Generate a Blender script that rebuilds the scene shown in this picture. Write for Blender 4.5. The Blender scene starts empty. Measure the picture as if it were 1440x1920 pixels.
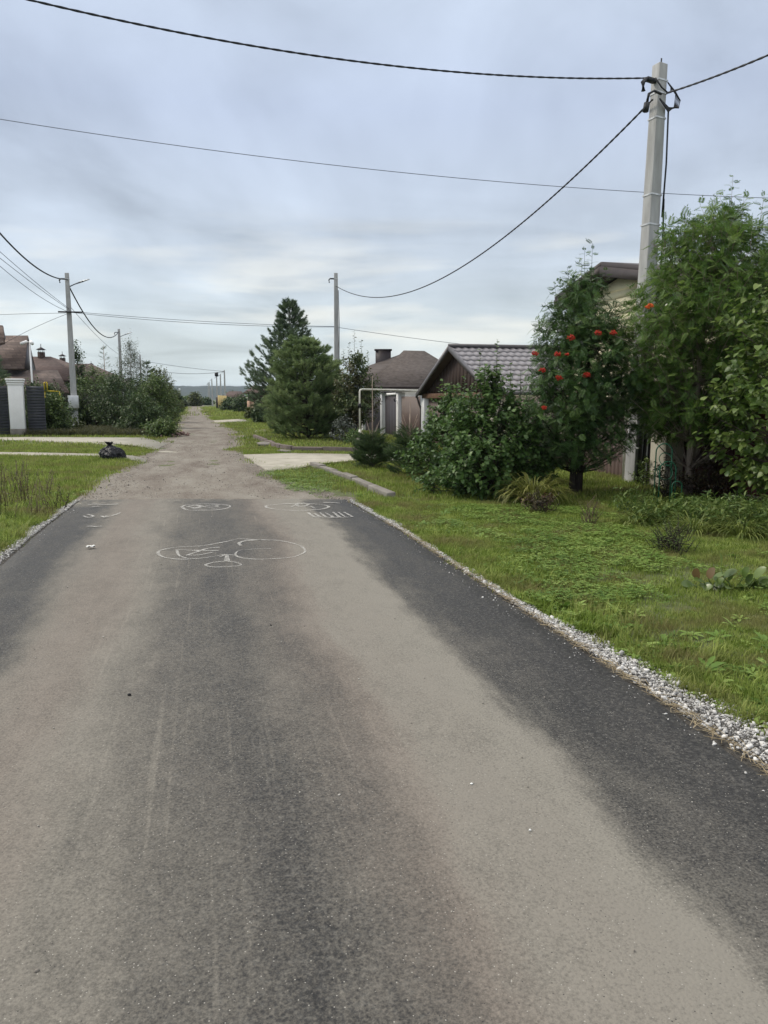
import bpy, math, random
import numpy as np
from mathutils import Vector

rng = np.random.default_rng(7)
random.seed(7)
sc = bpy.context.scene
COL = sc.collection

# ------------------------------------------------------------------ camera
FPX, CAMH = 1442.0, 1.70
PITCH = math.atan(212 / FPX)
cam_d = bpy.data.cameras.new('camera')
cam_d.sensor_fit = 'VERTICAL'; cam_d.sensor_height = 36; cam_d.lens = FPX / 1920 * 36
cam_d.clip_end = 9000; cam_d.clip_start = 0.05
cam = bpy.data.objects.new('camera', cam_d); COL.objects.link(cam)
cam.location = (0, 0, CAMH); cam.rotation_euler = (math.pi / 2 - PITCH, 0, 0)
sc.camera = cam

# ------------------------------------------------------------------ sky, sun, exposure
SUN_EL, SUN_AZ = math.radians(46), math.radians(-70)     # azimuth from +Y, clockwise
w = bpy.data.worlds.new('World'); sc.world = w; w.use_nodes = True
nt = w.node_tree; nt.nodes.clear()
def N(t, **k):
    n = nt.nodes.new(t)
    for a, b in k.items(): setattr(n, a, b)
    return n
def L(a, b): nt.links.new(a, b)
def mth(op, a, b=None, c=None, clamp=False):
    n = N('ShaderNodeMath', operation=op); n.use_clamp = clamp
    for i, v in enumerate((a, b, c)):
        if v is None: continue
        if isinstance(v, (int, float)): n.inputs[i].default_value = v
        else: L(v, n.inputs[i])
    return n.outputs[0]
def mixc(f, a, b, bt='MIX'):
    n = N('ShaderNodeMix', data_type='RGBA', blend_type=bt)
    for i, v in ((0, f), (6, a), (7, b)):
        if isinstance(v, (int, float)): n.inputs[i].default_value = v
        elif isinstance(v, tuple): n.inputs[i].default_value = (*v, 1)
        else: L(v, n.inputs[i])
    return n.outputs[2]
def ramp(f, stops, interp='LINEAR'):
    n = N('ShaderNodeValToRGB'); r = n.color_ramp; r.interpolation = interp
    while len(r.elements) < len(stops): r.elements.new(0.5)
    for e, (p, c) in zip(r.elements, stops):
        e.position = p; e.color = (*c, 1) if isinstance(c, tuple) else (c, c, c, 1)
    L(f, n.inputs[0]); return n.outputs[0]
def noise(vec, scale, detail=4, rough=0.55, dist=0.0):
    n = N('ShaderNodeTexNoise'); n.inputs['Scale'].default_value = scale
    n.inputs['Detail'].default_value = detail; n.inputs['Roughness'].default_value = rough
    n.inputs['Distortion'].default_value = dist
    if vec is not None: L(vec, n.inputs['Vector'])
    return n.outputs['Fac']
def comb(x, y, z):
    n = N('ShaderNodeCombineXYZ')
    for i, v in enumerate((x, y, z)):
        if isinstance(v, (int, float)): n.inputs[i].default_value = v
        else: L(v, n.inputs[i])
    return n.outputs[0]
def sepx(v):
    n = N('ShaderNodeSeparateXYZ'); L(v, n.inputs[0]); return n.outputs

sky = N('ShaderNodeTexSky', sky_type='NISHITA'); sky.sun_disc = False
sky.sun_elevation = SUN_EL; sky.sun_rotation = SUN_AZ
tc = N('ShaderNodeTexCoord')
s = sepx(tc.outputs['Generated'])
s_all = tc.outputs['Generated']
zc = mth('MAXIMUM', s[2], 0.0)
den = mth('ADD', zc, 0.10)
cv = comb(mth('DIVIDE', s[0], den), mth('DIVIDE', s[1], den), 0.0)
n1 = noise(cv, 0.75, 6, 0.5, 0.8)
n2 = noise(s_all, 4.2, 5, 0.55, 0.5)
n3 = noise(comb(mth('MULTIPLY', s[0], 2.6), mth('MULTIPLY', s[1], 2.6), mth('MULTIPLY', s[2], 17)), 1.6, 5, 0.5, 0.2)
elev = mth('MULTIPLY', zc, 1.0)
base = ramp(elev, [(0.0, (0.53, 0.60, 0.62)), (0.07, (0.55, 0.61, 0.63)), (0.16, (0.49, 0.55, 0.62)), (0.33, (0.45, 0.515, 0.645)), (0.46, (0.50, 0.57, 0.68)), (0.66, (1.05, 1.04, 1.03)), (1.0, (1.24, 1.21, 1.15))])
cl = mth('ADD', mth('MULTIPLY', n1, 0.6), mth('MULTIPLY', n2, 0.4))
shade = ramp(cl, [(0.34, 0.72), (0.5, 1.0), (0.66, 1.26)])
col = mixc(1.0, base, shade, 'MULTIPLY')
# pale low streaks of brighter cloud near the horizon
lowm = ramp(elev, [(0.02, 0.0), (0.07, 1.0), (0.14, 0.9), (0.24, 0.0)])
st = ramp(n3, [(0.50, 0.0), (0.66, 1.0)])
stf = mth('MULTIPLY', mth('MULTIPLY', lowm, st), 0.6)
col = mixc(stf, col, (0.86, 0.845, 0.77))
dk = ramp(n3, [(0.33, 1.0), (0.45, 0.0)])
col = mixc(mth('MULTIPLY', mth('MULTIPLY', lowm, dk), 0.22), col, (0.36, 0.44, 0.52))
vm = N('ShaderNodeVectorMath', operation='SCALE'); L(col, vm.inputs[0]); vm.inputs[3].default_value = 7.5
skyc = mixc(0.92, sky.outputs[0], vm.outputs[0])
bg = N('ShaderNodeBackground'); bg.inputs[1].default_value = 0.10; L(skyc, bg.inputs[0])
out = N('ShaderNodeOutputWorld'); L(bg.outputs[0], out.inputs[0])

sd = bpy.data.lights.new('sun', 'SUN'); sd.energy = 1.5; sd.angle = math.radians(18); sd.color = (1, 0.93, 0.82)
so = bpy.data.objects.new('sun', sd); COL.objects.link(so)
sv = Vector((math.sin(SUN_AZ) * math.cos(SUN_EL), math.cos(SUN_AZ) * math.cos(SUN_EL), math.sin(SUN_EL)))
so.rotation_euler = sv.to_track_quat('Z', 'Y').to_euler(); so.location = (0, 0, 40)
sc.view_settings.view_transform = 'Standard'; sc.view_settings.look = 'None'
sc.view_settings.exposure = 0.72; sc.view_settings.gamma = 1.0; sc.view_settings.use_curve_mapping = False
sc.render.engine = 'CYCLES'
sc.cycles.max_bounces = 6; sc.cycles.diffuse_bounces = 4; sc.cycles.transparent_max_bounces = 8
sc.cycles.volume_bounces = 0; sc.cycles.use_denoising = True

# ------------------------------------------------------------------ picture <-> place
cp, sp_ = math.cos(PITCH), math.sin(PITCH)
def ray(x, y):
    u = (x - 720) / FPX; v = (960 - y) / FPX
    return (u, cp + v * sp_, -sp_ + v * cp)
def G(x, y, z=0.0):
    d = ray(x, y); t = (z - CAMH) / d[2]
    return (d[0] * t, d[1] * t)
def P(x, y, Y):
    d = ray(x, y); t = Y / d[1]
    return (d[0] * t, Y, CAMH + d[2] * t)
def pxof(X, Y, Z):
    Z = Z - CAMH; dep = Y * cp - Z * sp_; up = Y * sp_ + Z * cp
    return 720 + FPX * X / dep, 960 - FPX * up / dep
RD = np.array([-0.228, 0.9737, 0.0])     # street direction
RN = np.array([0.9737, 0.228, 0.0])      # across the street, to the right
RA = math.atan2(0.228, 0.9737)           # street frame rotation (x' = RN)

# ------------------------------------------------------------------ materials
def mat(name):
    global nt
    m = bpy.data.materials.new(name); m.use_nodes = True; nt = m.node_tree
    return m, nt.nodes['Principled BSDF']
def geo(): return N('ShaderNodeNewGeometry').outputs['Position']
def objc(): return N('ShaderNodeTexCoord').outputs['Object']
def bump(h, b, strength=0.3, dist=0.02):
    n = N('ShaderNodeBump'); n.inputs['Strength'].default_value = strength; n.inputs['Distance'].default_value = dist
    L(h, n.inputs['Height']); L(n.outputs[0], b.inputs['Normal'])
def mapv(v, scale, rot=(0, 0, 0), loc=(0, 0, 0)):
    n = N('ShaderNodeMapping'); n.inputs['Scale'].default_value = scale; n.inputs['Rotation'].default_value = rot
    n.inputs['Location'].default_value = loc
    L(v, n.inputs['Vector']); return n.outputs[0]
def simple(name, c1, c2=None, scale=6.0, rough=0.75, bs=0.2, bd=0.01, metal=0.0, detail=5, stretch=(1, 1, 1), spec=0.3):
    m, b = mat(name); c2 = c2 or tuple(x * 0.75 for x in c1)
    v = mapv(objc(), stretch); n = noise(v, scale, detail, 0.6)
    L(ramp(n, [(0.32, c2), (0.68, c1)]), b.inputs['Base Color'])
    b.inputs['Roughness'].default_value = rough; b.inputs['Metallic'].default_value = metal
    b.inputs['Specular IOR Level'].default_value = spec
    if bs: bump(noise(v, scale * 5, 4, 0.6), b, bs, bd)
    return m
def leafmat(name, dark, mid, light, trans=0.28, rough=0.45, patch=0.0, patchcol=None, inst=False, spec=0.35):
    """leaf colour varies leaf by leaf (attribute v) and plant part by plant part"""
    m, b = mat(name)
    if inst:
        oi = N('ShaderNodeObjectInfo'); r = oi.outputs['Random']; v0 = oi.outputs['Location']
    else:
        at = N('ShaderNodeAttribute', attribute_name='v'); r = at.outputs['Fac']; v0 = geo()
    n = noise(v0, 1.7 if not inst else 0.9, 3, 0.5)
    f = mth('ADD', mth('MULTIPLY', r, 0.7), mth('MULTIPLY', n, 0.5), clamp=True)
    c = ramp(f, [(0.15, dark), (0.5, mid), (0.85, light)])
    if patchcol:
        pn = noise(v0, patch, 4, 0.6)
        c = mixc(ramp(pn, [(0.48, 0.0), (0.62, 0.8)]), c, patchcol)
    L(c, b.inputs['Base Color']); b.inputs['Roughness'].default_value = rough
    b.inputs['Specular IOR Level'].default_value = spec
    tr = N('ShaderNodeBsdfTranslucent'); L(c, tr.inputs[0])
    mx = N('ShaderNodeMixShader'); mx.inputs[0].default_value = trans
    L(b.outputs[0], mx.inputs[1]); L(tr.outputs[0], mx.inputs[2])
    L(mx.outputs[0], nt.nodes['Material Output'].inputs[0])
    return m

# ------------------------------------------------------------------ object helpers
def tag(o, label=None, cat=None, group=None, kind=None):
    if label: o['label'] = label
    if cat: o['category'] = cat
    if group: o['group'] = group
    if kind: o['kind'] = kind
    return o
def empty(name, loc, rz=0.0, label=None, cat=None, group=None):
    o = bpy.data.objects.new(name, None); COL.objects.link(o); o.location = loc; o.rotation_euler = (0, 0, rz)
    o.empty_display_size = 0.2
    return tag(o, label, cat, group)
def mesh_np(name, V, Fs, v=None, smooth=False):
    me = bpy.data.meshes.new(name)
    V = np.asarray(V, dtype=np.float32).reshape(-1, 3)
    Fs = [np.asarray(f, dtype=np.int32) for f in (Fs if isinstance(Fs, (list, tuple)) else [Fs]) if len(f)]
    loops = np.concatenate([f.ravel() for f in Fs]); tot = np.concatenate([np.full(len(f), f.shape[1]) for f in Fs])
    st = np.concatenate([[0], np.cumsum(tot)[:-1]])
    me.vertices.add(len(V)); me.vertices.foreach_set('co', V.ravel())
    me.loops.add(len(loops)); me.loops.foreach_set('vertex_index', loops.astype(np.int32))
    me.polygons.add(len(tot)); me.polygons.foreach_set('loop_start', st.astype(np.int32))
    if smooth: me.polygons.foreach_set('use_smooth', np.ones(len(tot), dtype=bool))
    me.update(calc_edges=True); me.validate()
    if v is not None and len(me.vertices) == len(v):
        a = me.attributes.new('v', 'FLOAT', 'POINT'); a.data.foreach_set('value', np.asarray(v, dtype=np.float32))
    return me
def obj(name, me, m, parent=None, loc=None, rot=None):
    o = bpy.data.objects.new(name, me); COL.objects.link(o)
    if m is not None and not me.materials: me.materials.append(m)
    if parent is not None: o.parent = parent
    if loc is not None: o.location = loc
    if rot is not None: o.rotation_euler = rot
    return o
class MB:
    """collects shapes for one mesh object"""
    def __init__(s): s.V = []; s.F3 = []; s.F4 = []; s.n = 0; s.v = []
    def add(s, V, Fs, v=0.5):
        V = np.asarray(V, float).reshape(-1, 3)
        for F in (Fs if isinstance(Fs, list) else [Fs]):
            F = np.asarray(F)
            if len(F) == 0: continue
            (s.F3 if F.shape[1] == 3 else s.F4).append(F + s.n)
        s.V.append(V); s.n += len(V)
        s.v.append(np.full(len(V), v) if np.isscalar(v) else np.asarray(v))
        return s
    def box(s, x0, x1, y0, y1, z0, z1, taper=0.0):
        t = taper
        V = [(x0, y0, z0), (x1, y0, z0), (x1, y1, z0), (x0, y1, z0), (x0 + t, y0 + t, z1), (x1 - t, y0 + t, z1), (x1 - t, y1 - t, z1), (x0 + t, y1 - t, z1)]
        return s.add(V, np.array([(0, 3, 2, 1), (4, 5, 6, 7), (0, 1, 5, 4), (1, 2, 6, 5), (2, 3, 7, 6), (3, 0, 4, 7)]))
    def prism(s, poly, z0, z1):
        """poly: convex/any list of xy; z0/z1 scalars"""
        n = len(poly)
        V = [(x, y, z0) for x, y in poly] + [(x, y, z1) for x, y in poly]
        q = [(i, (i + 1) % n, (i + 1) % n + n, i + n) for i in range(n)]
        c0 = len(V); cx = sum(p[0] for p in poly) / n; cy = sum(p[1] for p in poly) / n
        V += [(cx, cy, z0), (cx, cy, z1)]
        t = [((i + 1) % n, i, c0) for i in range(n)] + [(i + n, (i + 1) % n + n, c0 + 1) for i in range(n)]
        return s.add(V, [np.array(q), np.array(t)])
    def tube(s, pts, rad, sides=5, cap=True, v=0.5):
        pts = np.asarray(pts, float); n = len(pts)
        rad = np.full(n, rad) if np.isscalar(rad) else np.asarray(rad, float)
        T = np.gradient(pts, axis=0); T /= np.linalg.norm(T, axis=1)[:, None] + 1e-9
        ref = np.array([0, 0, 1.0]) if abs(T[0][2]) < 0.9 else np.array([1.0, 0, 0])
        A = np.cross(T, ref); A /= np.linalg.norm(A, axis=1)[:, None] + 1e-9; B = np.cross(T, A)
        an = np.arange(sides) * 2 * math.pi / sides
        V = pts[:, None] + rad[:, None, None] * (A[:, None] * np.cos(an)[None, :, None] + B[:, None] * np.sin(an)[None, :, None])
        i = np.arange(n - 1)[:, None] * sides; j = np.arange(sides)[None]; k = (j + 1) % sides
        F = np.stack([i + j, i + k, i + sides + k, i + sides + j], -1).reshape(-1, 4)
        V = V.reshape(-1, 3); Fs = [F]
        if cap:
            V = np.vstack([V, pts[0], pts[-1]]); m_ = n * sides
            Fs.append(np.array([((q + 1) % sides, q, m_) for q in range(sides)] + [(m_ - sides + q, m_ - sides + (q + 1) % sides, m_ + 1) for q in range(sides)]))
        return s.add(V, Fs, v)
    def inst(s, pV, pFs, M, T, v):
        pV = np.asarray(pV, float); k = len(T); n = len(pV)
        V = (np.einsum('kij,nj->kni', M, pV) + T[:, None]).reshape(-1, 3)
        off = (np.arange(k) * n)[:, None, None]
        s.add(V, [(np.asarray(F)[None] + off).reshape(-1, np.asarray(F).shape[1]) for F in pFs], np.repeat(v, n))
        return s
    def mesh(s, name, smooth=False):
        Fs = []
        if s.F3: Fs.append(np.concatenate(s.F3))
        if s.F4: Fs.append(np.concatenate(s.F4))
        return mesh_np(name, np.concatenate(s.V), Fs, np.concatenate(s.v), smooth)
    def build(s, name, m, parent=None, smooth=False, loc=None, rot=None):
        return obj(name, s.mesh(name, smooth), m, parent, loc, rot)
def bevel(o, wd=0.01, seg=2):
    b = o.modifiers.new('bevel', 'BEVEL'); b.width = wd; b.segments = seg; b.limit_method = 'ANGLE'; return o
def frames(D, Nn, size):
    """matrices with columns side, direction, normal scaled by size"""
    D = D / (np.linalg.norm(D, axis=1)[:, None] + 1e-9)
    S = np.cross(D, Nn); S /= np.linalg.norm(S, axis=1)[:, None] + 1e-9
    U = np.cross(S, D)
    return np.stack([S, D, U], -1) * np.asarray(size)[:, None, None]
def grid(fx, nx, ny):
    """fx(i01, j01)->xyz arrays; returns V,F"""
    a, b = np.meshgrid(np.linspace(0, 1, nx), np.linspace(0, 1, ny)); V = fx(a, b).reshape(-1, 3)
    i = np.arange(ny - 1)[:, None] * nx; j = np.arange(nx - 1)[None]
    F = np.stack([i + j, i + j + 1, i + nx + j + 1, i + nx + j], -1).reshape(-1, 4)
    return V, F
def sn(x, y, seed=0, o=4):
    """cheap smooth 2-D noise from sines, about -1..1"""
    r = np.random.default_rng(seed); z = np.zeros_like(np.asarray(x, float)); a = 1.0; tot = 0
    for k in range(o):
        for _ in range(3):
            th = r.uniform(0, 2 * math.pi); ph = r.uniform(0, 6.28); f = (2 ** k) * r.uniform(0.7, 1.3)
            z = z + a * np.sin(f * (np.cos(th) * x + np.sin(th) * y) + ph)
        tot += a * 1.7; a *= 0.55
    return z / tot

# stuff scattered by geometry nodes: points carry rotation, size and kind
def scatter(name, pts, protos, m, label, cat, rotz=None, scl=None, tilt=None, idx=None, seed=1):
    r = np.random.default_rng(seed); n = len(pts)
    me = bpy.data.meshes.new(name); me.vertices.add(n); me.vertices.foreach_set('co', np.asarray(pts, np.float32).ravel())
    rot = np.zeros((n, 3), np.float32); rot[:, 2] = r.uniform(0, 6.28, n) if rotz is None else rotz
    if tilt: rot[:, :2] = r.normal(0, tilt, (n, 2))
    a = me.attributes.new('rot', 'FLOAT_VECTOR', 'POINT'); a.data.foreach_set('vector', rot.ravel())
    a = me.attributes.new('scl', 'FLOAT', 'POINT'); a.data.foreach_set('value', np.asarray(r.uniform(0.8, 1.2, n) if scl is None else scl, np.float32))
    a = me.attributes.new('idx', 'INT', 'POINT'); a.data.foreach_set('value', np.asarray(r.integers(0, len(protos), n) if idx is None else idx, np.int32))
    o = bpy.data.objects.new(name, me); COL.objects.link(o)
    c = bpy.data.collections.new(name + '_pieces')
    for i, pm in enumerate(protos):
        pm = pm.copy(); pm.materials.clear(); pm.materials.append(m)
        c.objects.link(bpy.data.objects.new(f'{name}_piece_{i:02d}', pm))
    ng = bpy.data.node_groups.new(name, 'GeometryNodeTree')
    ng.interface.new_socket('Geometry', in_out='INPUT', socket_type='NodeSocketGeometry')
    ng.interface.new_socket('Geometry', in_out='OUTPUT', socket_type='NodeSocketGeometry')
    gi = ng.nodes.new('NodeGroupInput'); go = ng.nodes.new('NodeGroupOutput')
    ci = ng.nodes.new('GeometryNodeCollectionInfo'); ci.inputs[0].default_value = c
    ci.inputs['Separate Children'].default_value = True; ci.inputs['Reset Children'].default_value = True
    ip = ng.nodes.new('GeometryNodeInstanceOnPoints'); ip.inputs['Pick Instance'].default_value = True
    def na(nm, t):
        q = ng.nodes.new('GeometryNodeInputNamedAttribute'); q.data_type = t; q.inputs[0].default_value = nm
        return [x for x in q.outputs if x.enabled and x.name == 'Attribute'][0]
    ng.links.new(gi.outputs[0], ip.inputs['Points']); ng.links.new(ci.outputs[0], ip.inputs['Instance'])
    ng.links.new(na('idx', 'INT'), ip.inputs['Instance Index'])
    ng.links.new(na('rot', 'FLOAT_VECTOR'), ip.inputs['Rotation'])
    ng.links.new(na('scl', 'FLOAT'), ip.inputs['Scale'])
    ng.links.new(ip.outputs[0], go.inputs[0])
    md = o.modifiers.new('scatter', 'NODES'); md.node_group = ng
    return tag(o, label, cat, kind='stuff')

# ------------------------------------------------------------------ the lie of the land
def itp(tab): 
    ys = [b for a, b in tab]; xs = [a for a, b in tab]
    return lambda Y: np.interp(Y, ys, xs)
Rt = [G(1440, 1480), G(1260, 1352), G(1075, 1225), G(850, 1072), G(752, 1005), G(650, 945)]
Lt = [G(0, 1072), G(75, 1005), G(150, 945)]
def ext(tab, Yend):     # carry the edge on behind the camera along the street direction
    x, y = tab[0]; return [(x + (y - Yend) * 0.232, Yend)] + tab
xr = itp(ext(Rt, -14)); xl = itp(ext(Lt, -14))
YE = G(400, 942)[1]
dL = itp([(xl(YE) - .1, YE), G(192, 905), G(240, 872), G(300, 838), G(322, 818), G(330, 795), G(343, 778), G(345, 768), G(352, 758)])
dR = itp([(xr(YE) + .1, YE), G(560, 905), G(500, 886), G(455, 856), G(446, 850), G(446, 835), G(450, 812), G(420, 800), G(395, 786), G(385, 771), G(380, 758)])
FX0 = 5.35
def fence_x(Y): return FX0 - 0.2342 * (np.asarray(Y) - 16.0)      # fence line on the right

# ------------------------------------------------------------------ ground
m_ground, b = mat('meadow_soil')
g = geo(); n_a = noise(g, 0.6, 5, 0.6); n_b = noise(g, 14, 5, 0.65)
c = mixc(ramp(n_a, [(0.38, 0.0), (0.62, 1.0)]), (0.080, 0.105, 0.028), (0.065, 0.100, 0.022))
c = mixc(ramp(n_b, [(0.35, 0.0), (0.7, 0.7)]), c, (0.105, 0.09, 0.055))
L(c, b.inputs['Base Color']); b.inputs['Roughness'].default_value = 0.95; bump(n_b, b, 0.6, 0.03)
V = np.array([(-3500, -60, 0), (3500, -60, 0), (3500, 4200, 0), (-3500, 4200, 0)], float)
tag(obj('ground', mesh_np('ground', V, np.array([(0, 1, 2, 3)])), m_ground), kind='structure')

# asphalt slab in the street frame
m_asph, b = mat('dusty_asphalt')
oc = objc(); s3 = sepx(oc)
lat = mth('ADD', s3[0], mth('MULTIPLY', mth('SUBTRACT', noise(mapv(oc, (0.5, 0.13, 1)), 1.6, 4, 0.6), 0.5), 0.9))
lat = mth('ADD', lat, mth('MULTIPLY', mth('SUBTRACT', noise(mapv(oc, (1.6, 0.5, 1), loc=(3, 7, 0)), 4.0, 5, 0.7), 0.5), 0.35))
fm = mth('MULTIPLY_ADD', lat, 1 / 5.0, 0.5, clamp=True)          # -2.5..2.5 m across -> 0..1
def at5(x): return x / 5.0 + 0.5
dust = ramp(fm, [(at5(-1.85), 0.03), (at5(-1.30), 0.80), (at5(-0.85), 0.82), (at5(-0.40), 0.34), (at5(0.05), 0.20), (at5(0.40), 0.42), (at5(0.80), 0.90), (at5(1.28), 0.97), (at5(1.58), 0.18), (at5(1.95), 0.0)], 'EASE')
pink = ramp(fm, [(at5(-1.7), 0.0), (at5(-1.15), 0.8), (at5(-0.7), 0.15), (at5(0.1), 0.2), (at5(0.62), 0.9), (at5(0.85), 0.2), (at5(1.3), 0.0)], 'EASE')
endm = ramp(mth('MULTIPLY_ADD', s3[1], 1.0, -4.05), [(0.0, 0.0), (0.7, 0.85)])
blot = noise(mapv(oc, (1, 0.45, 1)), 2.2, 6, 0.65)
grain = noise(oc, 95, 3, 0.75); grain2 = noise(oc, 38, 4, 0.7)
dm = mth('ADD', dust, mth('MULTIPLY', mth('SUBTRACT', blot, 0.5), 0.75))
patch_ = noise(mapv(oc, (1, 0.6, 1), loc=(5, 1, 0)), 7.5, 6, 0.72)
dm = mth('ADD', dm, mth('MULTIPLY', mth('SUBTRACT', patch_, 0.5), 0.6))
dm = mth('ADD', dm, mth('MULTIPLY', mth('SUBTRACT', grain, 0.5), 1.7), clamp=True)
streak = noise(mapv(oc, (26, 0.55, 1)), 1.0, 3, 0.5)
dm = mth('ADD', dm, mth('MULTIPLY', ramp(streak, [(0.60, 0.0), (0.74, 1.0)]), ramp(fm, [(at5(-1.6), 0.05), (at5(-.5), 0.24), (at5(.3), 0.20), (at5(1.0), 0.04)])), clamp=True)
dark = ramp(grain2, [(0.3, (0.012, 0.0117, 0.0115)), (0.52, (0.026, 0.0253, 0.0245)), (0.75, (0.10, 0.097, 0.088))])
dustc = mixc(mth('MULTIPLY', pink, 0.8), (0.236, 0.222, 0.190), (0.215, 0.180, 0.152))
dustc = mixc(ramp(blot, [(0.35, 0.0), (0.7, 0.35)]), dustc, (0.18, 0.165, 0.145))
dm = mth('MAXIMUM', dm, mth('MULTIPLY', mth('MULTIPLY', endm, 1.0), ramp(patch_, [(0.35, 0.0), (0.6, 1.0)])))
c = mixc(mth('MULTIPLY', dm, 0.93), dark, dustc)
vo = N('ShaderNodeTexVoronoi'); vo.inputs['Scale'].default_value = 75; L(oc, vo.inputs['Vector'])
spk = ramp(vo.outputs['Distance'], [(0.10, 1.0), (0.20, 0.0)])
spr = sepx(vo.outputs['Color'])[0]
c = mixc(mth('MULTIPLY', spk, mth('GREATER_THAN', spr, 0.80)), c, (0.36, 0.345, 0.31))
c = mixc(mth('MULTIPLY', spk, mth('LESS_THAN', spr, 0.10)), c, (0.022, 0.022, 0.024))
L(c, b.inputs['Base Color'])
L(ramp(dm, [(0.0, 0.62), (0.6, 0.95)]), b.inputs['Roughness']); b.inputs['Specular IOR Level'].default_value = 0.35
hh = mth('ADD', mth('MULTIPLY', grain, 0.6), mth('ADD', mth('MULTIPLY', vo.outputs['Distance'], 0.6), mth('MULTIPLY', grain2, 0.4)))
bump(hh, b, 0.55, 0.006)
ZA = 0.06
# centre line through the slab
c0 = np.array([(xl(8) + xr(8)) / 2, 8.0, 0.0])
def to_loc(x, y): d = np.stack([np.asarray(x) - c0[0], np.asarray(y) - c0[1]], -1); return np.stack([d @ RN[:2], d @ RD[:2]], -1)
ys = np.concatenate([np.linspace(-12, 0, 30), np.linspace(0.1, YE, 260)])
def jit(y, sd_, am): return am * sn(y * 7.0, y * 0, sd_, 4)
lx = xl(ys) + jit(ys, 3, 0.012) + .008 * sn(ys * 23, ys * 0, 6, 3); rx = xr(ys) + jit(ys, 4, 0.012) + .008 * sn(ys * 23, ys * 0, 7, 3)
ye_off = lambda u: 0.05 * sn(u * 9, u * 0, 9, 4)
rows = []
for i, y in enumerate(ys):
    u = np.linspace(0, 1, 25); X = lx[i] + (rx[i] - lx[i]) * u; Yv = np.full_like(X, y)
    if i == len(ys) - 1: Yv = Yv + ye_off(u * 6)
    l2 = to_loc(X, Yv); z = ZA + 0.012 * np.cos((u - .5) * math.pi) - 0.012
    rows.append(np.column_stack([l2, z]))
R_ = np.array(rows)
edgeL = R_[:, 0].copy(); edgeL[:, 2] = -0.02; edgeL[:, 0] -= 0.03
edgeR = R_[:, -1].copy(); edgeR[:, 2] = -0.02; edgeR[:, 0] += 0.03
R_ = np.concatenate([edgeL[:, None], R_, edgeR[:, None]], 1)
endr = R_[-1].copy(); endr[:, 2] = -0.02; endr[:, 1] += 0.03
R_ = np.concatenate([R_, endr[None]], 0)
ny, nx = R_.shape[:2]; i = np.arange(ny - 1)[:, None] * nx; j = np.arange(nx - 1)[None]
F = np.stack([i + j, i + j + 1, i + nx + j + 1, i + nx + j], -1).reshape(-1, 4)
o = obj('asphalt_road', mesh_np('asphalt_road', R_.reshape(-1, 3), F), m_asph, loc=(c0[0], c0[1], 0), rot=(0, 0, RA)); tag(o, kind='structure')

# dirt road: bumpy sheet that dips under the ground at its ragged edges
m_dirt, b = mat('packed_gravel')
g = geo(); rr = mapv(g, (1, 1, 1), rot=(0, 0, RA * -1.0))
n1 = noise(mapv(rr, (0.9, 0.28, 1)), 1.5, 6, 0.65); n2 = noise(g, 55, 4, 0.75); n3 = noise(g, 7, 5, 0.7)
c = ramp(n1, [(0.3, (0.130, 0.108, 0.090)), (0.44, (0.19, 0.168, 0.143)), (0.56, (0.245, 0.226, 0.193)), (0.7, (0.29, 0.275, 0.24))])
c = mixc(ramp(n3, [(0.4, 0.0), (0.75, 0.55)]), c, (0.165, 0.142, 0.12))
vo = N('ShaderNodeTexVoronoi'); vo.inputs['Scale'].default_value = 38; L(g, vo.inputs['Vector'])
vr = sepx(vo.outputs['Color'])[0]
c = mixc(mth('MULTIPLY', ramp(vo.outputs['Distance'], [(0.2, 1.0), (0.42, 0.0)]), mth('GREATER_THAN', vr, 0.55)), c, mixc(vr, (0.12, 0.10, 0.09), (0.42, 0.39, 0.36)))
c = mixc(ramp(n2, [(0.35, 0.35), (0.6, 0.0)]), c, (0.09, 0.075, 0.065))
L(c, b.inputs['Base Color']); b.inputs['Roughness'].default_value = 0.97; b.inputs['Specular IOR Level'].default_value = 0.1
bump(mth('ADD', n2, mth('MULTIPLY', vo.outputs['Distance'], -0.8)), b, 0.4, 0.010)
yy = np.concatenate([np.linspace(YE - 0.15, 45, 300), np.linspace(45.3, 420, 130)])
nu = 70; rows = []
for y in yy:
    a_, b_ = dL(y) - (0.9 if y > YE else .3), dR(y) + (0.9 if y > YE else .3)
    u = np.linspace(0, 1, nu); X = a_ + (b_ - a_) * u
    e = np.minimum(X - dL(y), dR(y) - X)
    Yv = np.full(nu, y)
    z = 0.03 + 0.036 * math.exp(-max(y - YE, 0) / .3) - .55 * max(YE - y, 0) + 0.014 * sn(X * 2.2, Yv * 1.1, 5, 4) + 0.009 * sn(X * 9, Yv * 6, 6, 3) + 0.0 * e
    z -= 0.05 * np.clip(0.35 - e + 0.42 * sn(X * 1.6, Yv * 1.3, 8, 4), 0, 1.5)
    tr = 0.022 * (np.exp(-((X - (dL(y) * .68 + dR(y) * .32)) / .42) ** 2) + np.exp(-((X - (dL(y) * .32 + dR(y) * .68)) / .42) ** 2))
    z -= tr * (0.6 + 0.4 * np.sin(y * 0.7))
    rows.append(np.column_stack([X, Yv, z]))
R_ = np.array(rows); ny, nx = R_.shape[:2]; i = np.arange(ny - 1)[:, None] * nx; j = np.arange(nx - 1)[None]
F = np.stack([i + j, i + j + 1, i + nx + j + 1, i + nx + j], -1).reshape(-1, 4)
tag(obj('dirt_road', mesh_np('dirt_road', R_.reshape(-1, 3), F, smooth=True), m_dirt), kind='structure')

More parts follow.
